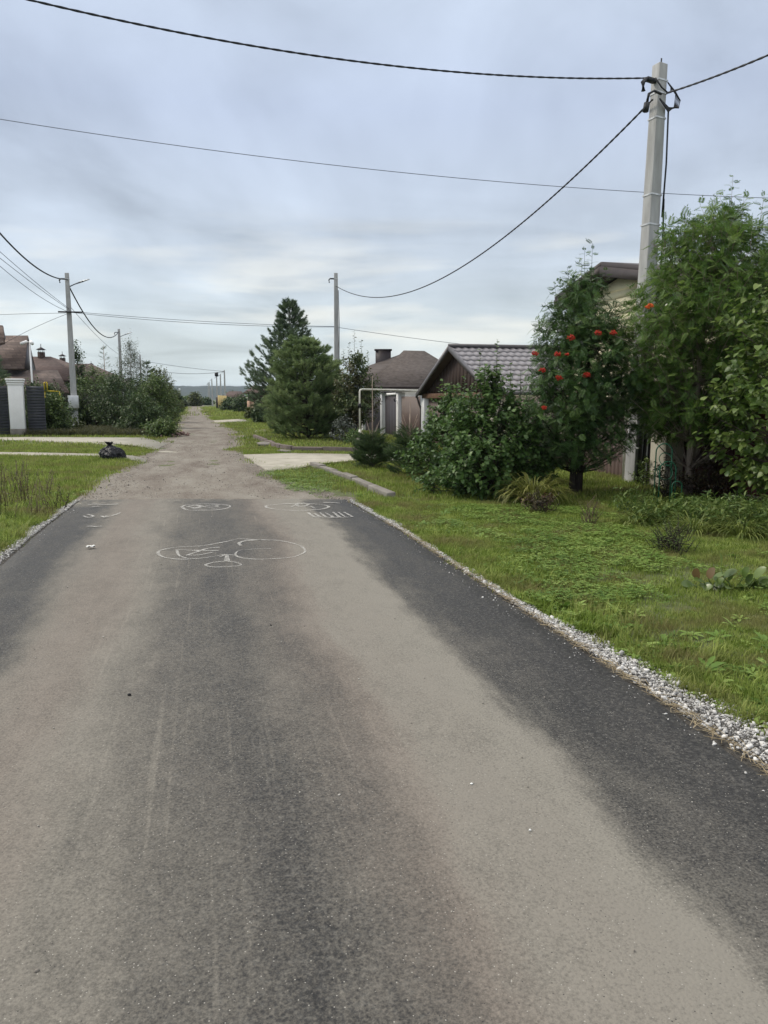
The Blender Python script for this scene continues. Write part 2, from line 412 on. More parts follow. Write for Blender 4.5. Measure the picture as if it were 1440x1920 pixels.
# concrete aprons and paths
m_conc = simple('weathered_concrete', (0.40, 0.375, 0.315), (0.29, 0.27, 0.225), 2.2, 0.9, 0.35, 0.006)
m_path = simple('cracked_concrete', (0.43, 0.41, 0.345), (0.31, 0.29, 0.24), 2.0, 0.9, 0.35, 0.006)
def slab(name, pts, z1, m, jn=0.03):
    P2 = [np.array(G(*p)) if isinstance(p[0], int) else np.array(p) for p in pts]
    out = []
    for k in range(len(P2)):
        a_, b_ = P2[k], P2[(k + 1) % len(P2)]; n = max(2, int(np.linalg.norm(b_ - a_) / 0.3)); n = min(n, 30)
        d = (b_ - a_) / np.linalg.norm(b_ - a_); nn = np.array([-d[1], d[0]])
        for t in range(n):
            out.append(tuple(a_ + (b_ - a_) * t / n + nn * rng.normal(0, jn if t else 0)))
    mb = MB(); mb.prism(out, -0.03, z1); return tag(mb.build(name, m), kind='structure')
RAPRON = [(457, 855), (545, 852), (668, 854), (3.4, 22.6), (3.8, 19.9), (667, 866), (588, 874), (558, 882), (502, 885), (482, 873)]
slab('concrete_apron', RAPRON, 0.045, m_conc)
LROAD = [(-40, 822), (60, 821), (270, 822), (285, 826), (313, 834), (292, 846), (255, 838), (150, 832), (60, 828), (-40, 826)]
slab('concrete_drive', LROAD, 0.04, m_path)
LPATH = [(-40, 849.0 // 1), (60, 850), (195, 853), (250, 856), (276, 864), (268, 869), (238, 863), (185, 858), (60, 856), (-40, 855)]
LPATH = [(int(a), int(b)) for a, b in LPATH]
slab('garden_path', LPATH, 0.035, m_conc)
slab('concrete_strip', [(400, 789), (455, 786), (470, 791), (405, 794)], 0.035, m_conc)
slab('concrete_crossing', [(372, 765), (404, 765), (404, 767), (372, 767)], 0.02, m_conc, 0.0)
slab('concrete_patch', [(475, 807), (500, 805), (505, 809), (478, 811)], 0.025, m_conc)

# far hills
m_hill, b = mat('wooded_hill')
n1 = noise(mapv(geo(), (0.02, 0.02, 0.05)), 1.0, 8, 0.7)
L(ramp(n1, [(0.35, (0.010, 0.018, 0.012)), (0.6, (0.020, 0.032, 0.020)), (0.75, (0.034, 0.045, 0.026))]), b.inputs['Base Color']); b.inputs['Roughness'].default_value = 1.0
def hf(a_, b_):
    X = -2600 + 5200 * a_; Y = 1500 + 1100 * b_
    top = 33 + 5 * sn(X / 420, X * 0, 12, 3) + X * -0.0022
    prof = np.sin(np.clip(b_ * 1.6, 0, 1) * math.pi / 2)
    Z = top * prof + (1.1 * sn(X / 9, Y / 9, 14, 4) + 0.8 * sn(X / 3.1, Y / 30, 15, 3)) * np.clip(b_ * 5, 0, 1) - (1 - np.clip(b_ * 20, 0, 1)) * 1
    return np.stack([X, Y, Z], -1)
V, F = grid(hf, 1500, 26)
tag(obj('hills', mesh_np('hills', V, F), m_hill), kind='structure')
# the air: far things fade to blue-grey
m_air = bpy.data.materials.new('air'); m_air.use_nodes = True; nt = m_air.node_tree; nt.nodes.clear()
pv = N('ShaderNodeVolumePrincipled'); pv.inputs['Color'].default_value = (0.70, 0.84, 1.0, 1); pv.inputs['Density'].default_value = 0.00013
pv.inputs['Anisotropy'].default_value = 0.2
om = N('ShaderNodeOutputMaterial'); L(pv.outputs[0], om.inputs['Volume'])
mb = MB(); mb.box(-3600, 3600, -70, 4300, -1.0, 62)
tag(mb.build('haze', m_air), 'thin pale haze in the air over the street and far hills', 'haze', kind='stuff')
#%%PART2
# ------------------------------------------------------------------ materials of things
m_pole = simple('pole_concrete', (0.46, 0.46, 0.455), (0.31, 0.308, 0.302), 2.2, 0.88, 0.5, 0.006, stretch=(4, 4, 0.6), detail=9)
m_strap = simple('steel_strap', (0.72, 0.73, 0.74), (0.6, 0.6, 0.6), 8, 0.4, 0, 0, 0.3)
m_cable = simple('cable_rubber', (0.035, 0.037, 0.045), (0.025, 0.026, 0.03), 20, 0.6, 0)
m_thinw = simple('thin_wire', (0.13, 0.14, 0.17), (0.10, 0.11, 0.13), 20, 0.6, 0)
m_white = simple('white_plaster', (0.84, 0.84, 0.84), (0.76, 0.755, 0.755), 2.5, 0.8, 0.15, 0.005)
m_cream = simple('cream_plaster', (0.62, 0.58, 0.48), (0.50, 0.46, 0.37), 2.5, 0.85, 0.2, 0.005)
m_grey = simple('grey_sheet', (0.085, 0.088, 0.10), (0.06, 0.062, 0.075), 3, 0.55, 0.1, 0.003)
m_brownp = simple('brown_sheet', (0.115, 0.078, 0.065), (0.085, 0.058, 0.05), 1.5, 0.5, 0.08, 0.003)
m_darkdoor = simple('dark_brown_sheet', (0.045, 0.035, 0.038), (0.03, 0.024, 0.027), 1.5, 0.5, 0.08, 0.003)
m_redp = simple('dark_red_sheet', (0.085, 0.022, 0.018), (0.055, 0.016, 0.014), 1.5, 0.5, 0.08, 0.003)
m_wood = simple('dark_wood', (0.060, 0.036, 0.028), (0.030, 0.020, 0.017), 5, 0.75, 0.3, 0.005, stretch=(4, 4, 0.6))
m_beam = simple('brown_beam', (0.15, 0.085, 0.05), (0.10, 0.055, 0.035), 5, 0.7, 0.3, 0.005)
m_trim = simple('brown_trim', (0.062, 0.048, 0.044), (0.045, 0.035, 0.032), 4, 0.5, 0.1, 0.003)
m_gutter = simple('slate_trim', (0.115, 0.105, 0.11), (0.085, 0.08, 0.085), 4, 0.4, 0.1, 0.003)
m_tile = simple('metal_tile', (0.225, 0.212, 0.225), (0.18, 0.168, 0.18), 1.2, 0.34, 0.05, 0.002, 0.0, spec=0.55)
m_siding = simple('cream_siding', (0.80, 0.74, 0.52), (0.72, 0.66, 0.46), 3, 0.6, 0.1, 0.002)
m_glass = simple('window_glass', (0.03, 0.035, 0.04), (0.02, 0.022, 0.026), 3, 0.08, 0, spec=0.8)
m_wirew = simple('white_pipe', (0.75, 0.74, 0.66), (0.6, 0.58, 0.5), 6, 0.5, 0)
m_yel = simple('yellow_pipe', (0.68, 0.50, 0.03), (0.5, 0.36, 0.02), 6, 0.5, 0)
m_green = simple('green_wire', (0.02, 0.115, 0.065), (0.015, 0.08, 0.045), 6, 0.45, 0)
m_kerb = simple('kerb_concrete', (0.19, 0.155, 0.138), (0.115, 0.095, 0.085), 3.5, 0.92, 0.5, 0.01)
m_kerb2 = simple('kerb_pale', (0.24, 0.225, 0.20), (0.15, 0.135, 0.118), 3.5, 0.92, 0.5, 0.01)
m_bark = simple('bark', (0.13, 0.105, 0.09), (0.065, 0.05, 0.042), 7, 0.9, 0.8, 0.02, stretch=(5, 5, 1))
m_barkd = simple('dark_bark', (0.075, 0.06, 0.05), (0.035, 0.028, 0.024), 7, 0.9, 0.8, 0.02, stretch=(5, 5, 1))
m_barkp = simple('pale_bark', (0.44, 0.36, 0.30), (0.22, 0.17, 0.14), 5, 0.9, 0.8, 0.02, stretch=(6, 6, 0.8))
m_birchb = simple('birch_bark', (0.55, 0.53, 0.50), (0.2, 0.19, 0.18), 9, 0.8, 0.3, 0.01, stretch=(1, 1, 3))
m_black = simple('black_plastic', (0.02, 0.02, 0.022), (0.014, 0.014, 0.016), 6, 0.45, 0)
m_orange = simple('yellow_wall', (0.62, 0.48, 0.22), (0.5, 0.38, 0.17), 1.0, 0.85, 0.1)
m_pinkb = simple('salmon_pillar', (0.62, 0.40, 0.28), (0.5, 0.33, 0.24), 1.5, 0.85, 0.1)
m_berry = simple('berry_red', (0.55, 0.040, 0.018), (0.36, 0.022, 0.012), 14, 0.35, 0)
m_berryo = simple('berry_orange', (0.80, 0.16, 0.02), (0.62, 0.10, 0.02), 14, 0.35, 0)

def shingle(name, cA, cB, cC, sx=3.0, sz=7.0):
    m, b = mat(name)
    oc = objc(); br = N('ShaderNodeTexBrick'); br.inputs['Scale'].default_value = 1.0
    br.inputs['Brick Width'].default_value = 1 / sx; br.inputs['Row Height'].default_value = 1 / sz
    br.inputs['Mortar Size'].default_value = 0.012; br.offset = 0.5
    br.inputs['Color1'].default_value = (*cA, 1); br.inputs['Color2'].default_value = (*cB, 1); br.inputs['Mortar'].default_value = (*[x * 0.45 for x in cA], 1)
    so_ = sepx(oc); uvv = comb(mth('ADD', so_[0], mth('MULTIPLY', so_[1], .7)), mth('MULTIPLY', so_[2], 1.7), 0.0); L(uvv, br.inputs['Vector'])
    n = noise(uvv, 1.2, 5, 0.7); n2_ = noise(mapv(uvv, (3, 7, 1)), 1.0, 3, 0.6)
    c = mixc(ramp(n, [(0.4, 0.0), (0.65, 0.5)]), br.outputs['Color'], cC)
    c = mixc(ramp(n2_, [(0.45, 0.0), (0.6, 0.5)]), c, tuple(x * 1.25 for x in cC))
    L(c, b.inputs['Base Color']); b.inputs['Roughness'].default_value = 0.95
    bump(br.outputs['Fac'], b, -0.5, 0.02); return m
m_shB = shingle('brown_shingle', (0.056, 0.045, 0.040), (0.085, 0.068, 0.060), (0.095, 0.080, 0.074))
m_shM = shingle('mottled_shingle', (0.085, 0.058, 0.048), (0.21, 0.155, 0.128), (0.055, 0.040, 0.036), 1.5, 3.2)
m_shR = shingle('reddish_shingle', (0.066, 0.044, 0.038), (0.090, 0.058, 0.050), (0.10, 0.068, 0.060))
def face_obj(name, pts, m, parent, th=0.12, ref=None):
    """a roof or wall plane with thickness; ruv = metres along / up the slope"""
    p = [np.array(q, float) for q in pts]
    e = p[1] - p[0]; e /= np.linalg.norm(e); nn = np.cross(p[1] - p[0], p[2] - p[0]); nn /= np.linalg.norm(nn)
    up = np.cross(nn, e); n = len(p)
    V = p + [q - nn * th for q in p]
    Fs = {}; qs = [(i_, i_ + n, (i_ + 1) % n + n, (i_ + 1) % n) for i_ in range(n)]
    fan = [(0, i_, i_ + 1) for i_ in range(1, n - 1)] + [(n, n + i_ + 1, n + i_) for i_ in range(1, n - 1)]
    me = mesh_np(name, V, [np.array(fan), np.array(qs)])
    a = me.attributes.new('ruv', 'FLOAT_VECTOR', 'POINT')
    a.data.foreach_set('vector', np.array([((q - p[0]) @ e, (q - p[0]) @ up, 0) for q in V], np.float32).ravel())
    return obj(name, me, m, parent)

# ------------------------------------------------------------------ utility poles and wires
POLE_H = 8.9
def pole_body(H=POLE_H):
    b0, b1, d0, d1 = 0.145, 0.085, 0.12, 0.085
    mb = MB(); rows = []
    for t in np.linspace(0, 1, 9):
        a_ = b0 + (b1 - b0) * t; d_ = d0 + (d1 - d0) * t; z = -0.3 + (H + 0.3) * t; k = 0.78
        rows.append([(-a_, -d_, z), (a_, -d_, z), (a_ * k, d_, z), (-a_ * k, d_, z)])
    V = np.array(rows).reshape(-1, 3); F = []
    for i_ in range(8):
        for j_ in range(4): F.append((i_ * 4 + j_, i_ * 4 + (j_ + 1) % 4, i_ * 4 + 4 + (j_ + 1) % 4, i_ * 4 + 4 + j_))
    F += [(32, 33, 34, 35)]
    mb.add(V, np.array(F)); return mb
def ring(z, H=POLE_H, g_=0.008, hgt=0.03):
    t = (z + 0.3) / (H + 0.3); a_ = 0.145 - 0.06 * t + g_; d_ = 0.12 - 0.035 * t + g_
    pts = [(-a_, -d_, z), (a_, -d_, z), (a_ * .8, d_, z), (-a_ * .8, d_, z), (-a_, -d_, z)]
    V = [(x, y, z + s_) for x, y, z in pts[:4] for s_ in (0, hgt)]
    F = [(2 * i_, 2 * ((i_ + 1) % 4), 2 * ((i_ + 1) % 4) + 1, 2 * i_ + 1) for i_ in range(4)]
    return V, np.array(F)
def arcpts(c, r, a0, a1, n, ax='xz'):
    t = np.linspace(a0, a1, n); z = np.zeros(n)
    return np.stack([c[0] + r * np.cos(t), c[1] + z, c[2] + r * np.sin(t)] if ax == 'xz' else [c[0] + r * np.cos(t), c[1] + r * np.sin(t), c[2] + z], -1)
def make_pole(x, y, label, rz=RA, H=POLE_H, lamp=False, group='concrete utility poles along the street', near=False):
    t = empty('utility_pole', (x, y, 0), rz, label, 'pole', group)
    body = pole_body(H).build('shaft', m_pole, t); bevel(body, 0.015, 2)
    for zz in ((H - 1.0, H - 0.55, H - 0.32) if near else (H - 0.35,)):
        mb = MB(); mb.add(*ring(zz, H)); mb.build('strap', m_strap, t)
    mb = MB(); mb.box(-0.26, -0.085, -0.04, 0.03, H - 0.36, H - 0.29); mb.tube([(-0.26, 0, H - 0.32), (-0.32, 0.0, H - 0.40), (-0.30, 0, H - 0.55)], 0.035, 6)
    mb.build('anchor_clamp', m_cable, t)
    if lamp:
        mb = MB(); mb.tube([(0.06, 0, H - 0.75), (0.28, 0, H - 0.6), (0.62, 0, H - 0.42)], [0.03, 0.03, 0.05], 6); mb.build('lamp_arm', m_thinw, t)
        mb = MB(); mb.tube([(0.5, 0, H - 0.48), (0.88, 0, H - 0.29)], [0.05, 0.035], 6); mb.build('lamp_head', m_strap, t)
    return t
p1 = P(1192, 898, G(1192, 898)[1])[:2]; p1 = (P(1190, 890, 15.7)[0], 15.7)
H1 = P(1243, 118, p1[1])[2]
POLE1 = make_pole(p1[0], p1[1], 'tall concrete utility pole with cameras standing behind the rowan trees', rz=0.5, H=H1, near=True)
POLE1.rotation_euler = (0, 0.018, 0.5); POLE1.scale = (1.28, 1.28, 1)
for zz in (P(1218, 367, p1[1])[2], P(1213, 423, p1[1])[2]):
    mb = MB(); mb.add(*ring(zz, H1)); mb.build('strap', m_strap, POLE1)
mb = MB(); mb.tube([(0.03, 0.0, H1 - .05), (0.03, 0, H1 + 0.12)], 0.012, 5); mb.build('top_pin', m_cable, POLE1)
mb = MB()
for k in range(5):
    a0 = 0.25 + 0.05 * k
    mb.tube([(0.06, -0.12, H1 - 0.35), (0.10 + a0 * .5, -0.14, H1 - 0.5 - 0.03 * k), (0.12 + a0 * .45, -0.12, H1 - 0.75), (0.10, -0.13, H1 - 0.88 + 0.02 * k), (-0.12, -0.15, H1 - 0.70)], 0.011, 5)
mb.tube([(-0.10, -0.16, H1 - 0.62), (-0.25, -0.16, H1 - 0.60), (-0.33, -0.14, H1 - 0.66), (-0.34, -0.12, H1 - 0.82)], 0.022, 6)
mb.tube([(-0.34, -0.12, H1 - 0.82), (-0.36, -0.12, H1 - 0.98)], 0.045, 7)
mb.tube([(-0.2, -0.12, H1 - 0.34), (-0.1, -0.16, H1 - 0.5), (0.02, -0.18, H1 - 0.58), (0.12, -0.14, H1 - 0.5), (0.16, -0.1, H1 - .4)], 0.013, 5)
mb.build('cable_loops', m_cable, POLE1)
mb = MB(); zc_ = P(1222, 462, p1[1])[2]
mb.tube([(0.135, -0.1, H1 - 0.85), (0.15, -0.11, H1 - 1.8), (0.13, -0.11, H1 - 2.8), (0.145, -0.11, zc_ + 0.9), (0.16, -0.12, zc_ + .3), (0.16, -0.12, 3.6), (0.15, -0.12, 0.2)], 0.014, 5)
mb.build('down_cable', m_cable, POLE1)
mb = MB(); mb.box(0.0, 0.10, -0.20, -0.115, zc_ + 0.0, zc_ + 0.13); o = mb.build('junction_box', m_strap, POLE1); bevel(o, .01)
cm = MB(); cm.tube([(0.04, -0.16, zc_ - 0.05), (0.10, -0.24, zc_ - 0.075), (0.17, -0.32, zc_ - 0.10)], [0.045, 0.048, 0.048], 10); o = cm.build('camera_body', m_white, POLE1)
cm = MB(); cm.tube([(0.165, -0.313, zc_ - 0.098), (0.21, -0.365, zc_ - 0.115)], [0.056, 0.05], 10); cm.build('camera_hood', m_black, o)
# black conduits and box on the lower shaft
mb = MB()
mb.tube([(-0.10, -0.17, 0), (-0.10, -0.17, 1.2), (-0.06, -0.16, 2.2), (0.0, -0.15, 3.2)], 0.035, 7)
mb.tube([(-0.02, -0.17, 0), (0.0, -0.18, 1.0), (0.09, -0.17, 1.7), (0.13, -0.15, 2.6)], 0.03, 7)
mb.tube([(0.10, -0.16, 2.3), (0.17, -0.16, 1.9), (0.16, -0.16, 1.4), (0.05, -0.17, 0.9)], 0.022, 6)
mb.build('conduit', m_black, POLE1)
mb = MB(); mb.box(0.16, 0.42, -0.2, -0.05, P(1215, 802, 15.6)[2], P(1215, 770, 15.6)[2] + .1); o = mb.build('meter_box', m_strap, POLE1); bevel(o, .01)

P2 = (P(631, 700, 46)[0], 46.0)
make_pole(P2[0], P2[1], 'concrete utility pole rising behind the big pines', rz=RA).scale = (1.25, 1.25, 1)
Y3 = G(141, 803)[1]; P3 = (P(140, 760, Y3)[0], Y3)
POLE3 = make_pole(P3[0], P3[1], 'concrete utility pole with a lamp arm and a grey box, left of the hedge', H=P(133, 512, Y3)[2], lamp=True); POLE3.scale = (1.35, 1.35, 1)
mb = MB(); zb = P(140, 765, Y3)[2]; mb.box(-0.21, 0.2, -0.32, -0.1, zb, zb + 0.72, 0.0); o = mb.build('meter_box', m_gutter, POLE3); bevel(o, .01)
o.data.materials[0] = m_strap
mb = MB(); zb = P(140, 586, Y3)[2]; mb.box(-0.42, 0.55, -0.17, -0.12, zb - .03, zb + .05); mb.build('cross_bracket', m_cable, POLE3)
mb = MB(); mb.add(*ring(1.05, POLE_H)); mb.build('strap', m_cable, POLE3)
Y4 = 79.0; P4 = (P(227, 700, Y4)[0], Y4)
make_pole(P4[0], P4[1], 'concrete utility pole with a lamp arm beside the birch', H=P(226, 617, Y4)[2], lamp=True).scale = (1.4, 1.4, 1)
P5 = (P(264, 700, 118)[0], 118.0)
make_pole(P5[0], P5[1], 'slim concrete pole above the right end of the long hedge', H=P(263, 665, 118)[2]).scale = (1.4, 1.4, 1)
FARP = [(420.5, 694, 141, 'tallest far pole on the right, behind the dark shrub'), (413, 701, 160, 'far pole behind the yellow fence'), (406, 705, 172, 'far pole with a dark lamp head near the yellow fence'),
        (397, 710, 190, 'slim far pole standing just left of the lamp pole'), (392, 716, 215, 'far thin pole with a crossbar against the hill'), (390, 719, 235, 'farthest thin pole against the wooded hill')]
for px, ty, Y, lab in FARP:
    X, _, Z = P(px, ty, Y); t = make_pole(X, Y, 'concrete ' + lab, H=Z, lamp=False)
    t.scale = (1.35, 1.35, 1)
    if px == 406:
        mb = MB(); mb.box(-0.28, 0.28, -0.2, 0.2, Z - 0.1, Z + 0.75); mb.build('lamp_head', m_black, t)

def wire(A, B, pix, rad, label, t0=0.0, t1=1.0, m=None, name='overhead_cable', group=None, n=60, deg=2, twist=False):
    """a cable hanging in the vertical plane through ground points A and B, fitted to its sag"""
    A = np.array(A, float); B = np.array(B, float); d = B - A; ts, zs = [], []
    for px, py in pix:
        r = ray(px, py); s_ = np.array([[r[0], -d[0]], [r[1], -d[1]]]); k, t = np.linalg.solve(s_, A)
        ts.append(t); zs.append(CAMH + k * r[2])
    cf = np.polyfit(ts, zs, min(deg, len(ts) - 1)); tt = np.linspace(t0, t1, n)
    pts = np.column_stack([A[0] + d[0] * tt, A[1] + d[1] * tt, np.polyval(cf, tt)])
    mb = MB()
    if twist:
        L_ = np.linalg.norm(d) * (t1 - t0); ph = tt * 0
        nn = int(L_ / 0.07); tt = np.linspace(t0, t1, nn); pts = np.column_stack([A[0] + d[0] * tt, A[1] + d[1] * tt, np.polyval(cf, tt)])
        sd_ = np.array([d[1], -d[0], 0]) / np.linalg.norm(d); ph = np.linspace(0, L_ * 2 * math.pi / 0.42, nn)
        for q in (0, math.pi):
            off = (np.cos(ph + q)[:, None] * sd_ + np.sin(ph + q)[:, None] * np.array([0, 0, 1.0])) * rad * 0.30
            mb.tube(pts + off, rad * 0.66, 5)
    else: mb.tube(pts, rad, 5)
    o = mb.build(name, m or m_cable, smooth=True)
    return tag(o, label, 'cable', group)
a1 = (P(1222, 150, 15.7)[0], 15.7)
wire(a1, (-9.9, 10), [(1215, 146), (1000, 144), (720, 122), (400, 72), (55, 0)], 0.019, 'thick cable crossing the top of the sky leftwards from the tall near pole', 0, 1.25, twist=True)
wire((p1[0] + .2, p1[1] - .2), (11.5, -12), [(1232, 180), (1290, 163), (1350, 139), (1440, 104)], 0.021, 'thick twisted cable running from the near pole up to the right edge', 0, 0.7, twist=True, deg=2)
wire((a1[0], 15.6), P2, [(1224, 182), (1130, 285), (1000, 402), (900, 478), (800, 533), (735, 556), (690, 558), (645, 544)], 0.023, 'thick cable sagging from the near pole down to the pole behind the pines', 0, 1, twist=True, deg=3)
wire((-30, 19), (22, 28), [(0, 224), (400, 281), (720, 320), (1040, 350), (1440, 371)], 0.010, 'thin straight wire crossing the whole sky below the thick cable', m=m_thinw, n=80)
wire(P3, (-9.9, 10), [(123, 524), (80, 508), (50, 489), (0, 437)], 0.035, 'thick cable sagging to the left edge from the left lamp pole', 0, 1.0)
wire(P3, P4, [(140, 556), (160, 594), (180, 618), (200, 631), (218, 628)], 0.04, 'thick cable sagging between the two left lamp poles')
tri = 'thin parallel wires at the left edge'
for k, (a_, b_, c_) in enumerate([((129, 578), (70, 532), (0, 472)), ((129, 580), (70, 538), (0, 484)), ((129, 585), (70, 553), (0, 499))]):
    wire(P3, (-10.5 - .3 * k, 8), [a_, b_, c_], 0.012, ['topmost', 'middle', 'lowest'][k] + ' of the three thin wires fanning from the left pole to the left edge', 0, 1.1, m_thinw, 'telephone_wire', tri)
wire(P3, (P4[0], P4[1]), [(143, 588), (180, 628), (222, 664)], 0.014, 'thin wire slanting down from the left lamp pole to the next', 0, 1, m_thinw, 'telephone_wire')
wire(P3, (-42, 46), [(130, 587), (60, 588), (0, 590)], 0.012, 'thin level wire from the left pole to the left edge', 0, 1, m_thinw, 'telephone_wire')
wire(P3, (-30, 52), [(130, 587), (90, 603), (45, 624)], 0.012, 'thin wire from the left pole down to the shingled house', 0, 1, m_thinw, 'telephone_wire')
wire(P3, P2, [(143, 585), (300, 597), (480, 608), (620, 612)], 0.013, 'upper of the two thin wires spanning the street low in the sky', 0, 1, m_thinw, 'telephone_wire')
wire(P3, P2, [(143, 587), (300, 601), (480, 611), (630, 613)], 0.013, 'lower of the two thin wires spanning the street low in the sky', 0, 1, m_thinw, 'telephone_wire')
wire(P2, (24, 52), [(620, 612), (720, 626), (850, 644), (960, 655)], 0.013, 'thin wire running right from the pole behind the pines', 0, 1, m_thinw, 'telephone_wire')
fp = (P(420, 696, 141)[0], 141)
wire(P5, fp, [(264, 676), (292, 681), (330, 686), (390, 694), (420, 696)], 0.03, 'upper far cable sagging across the end of the street', 0, 1, m_thinw)
wire(P5, fp, [(264, 690), (300, 696), (362, 701), (417, 697)], 0.035, 'lower far cable sagging across the end of the street', 0, 1, m_thinw)
mb = MB(); mb.tube([(P2[0] + 0.16, P2[1] - .25, 7.9), (P2[0] + .2, P2[1] - .25, 6), (P2[0] + .16, P2[1] - .2, 3)], 0.02, 5); tag(mb.build('down_lead', m_cable), 'dark cable hanging down the pole behind the pines', 'cable')

# ------------------------------------------------------------------ right side: fence, gate, garage, houses
def fp2(Y, off=0.0):
    return np.array([float(fence_x(Y)), Y, 0.0]) + RN * off
FZ = RA + math.pi / 2      # local x of fence pieces runs along the street
def along(Y0, off=0.0): return fp2(Y0, off)
def ribbed(length, z0, z1, pitch=0.11, dep=0.018, vertical=True):
    mb = MB(); n = max(2, int(length / pitch)); xs = []; ysb = []
    for k in range(n):
        x = k * length / n; q = length / n
        xs += [x, x + q * .3, x + q * .4, x + q * .9]; ysb += [0, 0, dep, dep]
    xs.append(length); ysb.append(0); xs = np.array(xs); ysb = np.array(ysb); m_ = len(xs)
    V = np.concatenate([np.column_stack([xs, ysb, np.full(m_, z0)]), np.column_stack([xs, ysb, np.full(m_, z1)]),
                        np.column_stack([xs, ysb - .02 - ysb, np.full(m_, z0)]), np.column_stack([xs, ysb - .02 - ysb, np.full(m_, z1)])])
    i_ = np.arange(m_ - 1)
    F = np.concatenate([np.stack([i_, i_ + 1, i_ + 1 + m_, i_ + m_], -1), np.stack([i_ + 1 + 2 * m_, i_ + 2 * m_, i_ + 3 * m_, i_ + 1 + 3 * m_], -1),
                        np.stack([i_ + m_, i_ + 1 + m_, i_ + 1 + 3 * m_, i_ + 3 * m_], -1)])
    mb.add(V, F); return mb
# fence beyond the garage with its wicket gate
o0 = along(31.0, -.35)
gf = empty('fence', tuple(o0), FZ, 'brown sheet fence with white posts and a dark wicket gate beyond the garage', 'fence')
HG = 2.0
def fpost(par, x, hgt, wd=0.32, m=m_white, nm='post', face=m_gutter):
    mb = MB(); mb.box(x, x + wd, -0.1, 0.22, 0, hgt); o = mb.build(nm, m, par); bevel(o, .012); return o
# positions along the street from Y=31: local x>0 is further away
for k, (xx, ww, hh) in enumerate([(2.95, 0.34, 1.98), (6.1, 0.34, 1.98), (10.6, 0.3, 1.2), (13.5, 0.3, 1.2), (18.5, .3, 1.2)]):
    fpost(gf, xx, hh, ww)
mb = ribbed(2.9, 0.05, 1.8); mb.build('panel', m_brownp, gf, loc=(0.02, 0.06, 0))
mb = ribbed(2.75, 0.08, 1.84, 0.5, 0.006); mb.build('wicket_gate', m_darkdoor, gf, loc=(3.32, 0.06, 0))
mb = MB(); mb.box(3.3, 6.09, 0.0, 0.1, 1.86, 1.97); mb.build('lintel', m_white, gf)
for xa, ln in ((6.5, 4.05), (10.95, 2.5), (13.85, 4.6), (18.9, 6)):
    ribbed(ln, 0.05, 1.78 if xa < 9 else 1.1).build('panel', m_darkdoor if xa < 9 else m_brownp, gf, loc=(xa, 0.06, 0))
mb = MB(); mb.box(2.5, 3.8, -0.35, 0.3, 2.02, 2.07); mb.box(5.7, 6.9, -0.35, 0.3, 2.0, 2.05); mb.build('canopy', m_gutter, gf)
for xx in (3.12, 6.27):
    mb = MB(); mb.tube([(xx, 0.25, 1.62), (xx, 0.33, 1.60), (xx, 0.36, 1.72)], 0.03, 6); mb.build('wall_lamp', m_black, gf)
# garage
GY0, GY1 = 22.9, 30.6; E0 = P(905, 737, GY0); E1 = P(785, 738, GY1)
ez = 1.93; rz_ = P(840, 651, 26.75)[2]
garage = empty('garage', tuple(along(GY0, -.35)), FZ, 'brown timber garage with a lilac metal tile roof and cream columns', 'garage')
# local: x along street (away), y = -RN (towards the street)
GL = (GY1 - GY0) / RD[1]; OH = 0.30; LEN = 8.2
mid = GL / 2; slope = (rz_ - ez) / (mid)
# +y towards the street? rotated by FZ: local x = RD, local y = -RN
def slope_panel(s_):   # s_=0 near slope, 1 far slope
    return None
nrow, ncol = 9, 33
sl_len = math.hypot(mid + .1, rz_ - ez); th_ = math.atan2(rz_ - ez, mid + .1)
def tile_mesh():
    nxw, q = 9, LEN / ncol
    rows = []
    for (v_, dz_) in ((0, -0.03), (0.0, 0.016), (0.5, 0.006), (1.06, -0.014)):
        u = np.linspace(0, 1, nxw); z = 0.015 * np.sin(u * 2 * math.pi) + dz_
        rows.append(np.column_stack([u * q, np.full(nxw, v_ * sl_len / nrow), z]))
    V = np.concatenate(rows); i_ = np.arange(3)[:, None] * nxw; j_ = np.arange(nxw - 1)[None]
    return mesh_np('roof_tile', V, np.stack([i_ + j_, i_ + j_ + 1, i_ + nxw + j_ + 1, i_ + nxw + j_], -1).reshape(-1, 4), smooth=False)
tm = tile_mesh(); tm.materials.append(m_tile)
from mathutils import Matrix, Euler
for r_ in range(nrow):
    for c_ in range(ncol):
        # local frame on near slope: u runs along the ridge (-y local), v up slope (+x,+z)
        v_ = r_ * sl_len / nrow
        ox = -0.1 + v_ * math.cos(th_); oz = ez + v_ * math.sin(th_); oy = OH - c_ * LEN / ncol
        o = bpy.data.objects.new('roof_tile', tm); COL.objects.link(o); o.parent = garage
        U = Vector((0, -1, 0)); Vv = Vector((math.cos(th_), 0, math.sin(th_))); W = U.cross(Vv)
        if W.z < 0: W = -W
        o.matrix_local = Matrix(((U.x, Vv.x, W.x, ox), (U.y, Vv.y, W.y, oy), (U.z, Vv.z, W.z, oz), (0, 0, 0, 1)))
mb = MB(); t_ = 0.05
mb.add([(-0.1, OH, ez - .06), (mid, OH, rz_ - .06), (mid, OH - LEN, rz_ - .06), (-0.1, OH - LEN, ez - .06), (-0.1, OH, ez - .1), (mid, OH, rz_ - .12), (mid, OH - LEN, rz_ - .12), (-0.1, OH - LEN, ez - .1)],
       np.array([(0, 3, 2, 1), (4, 5, 6, 7), (0, 1, 5, 4), (2, 3, 7, 6), (0, 4, 7, 3)])); mb.build('roof_deck', m_wood, garage)
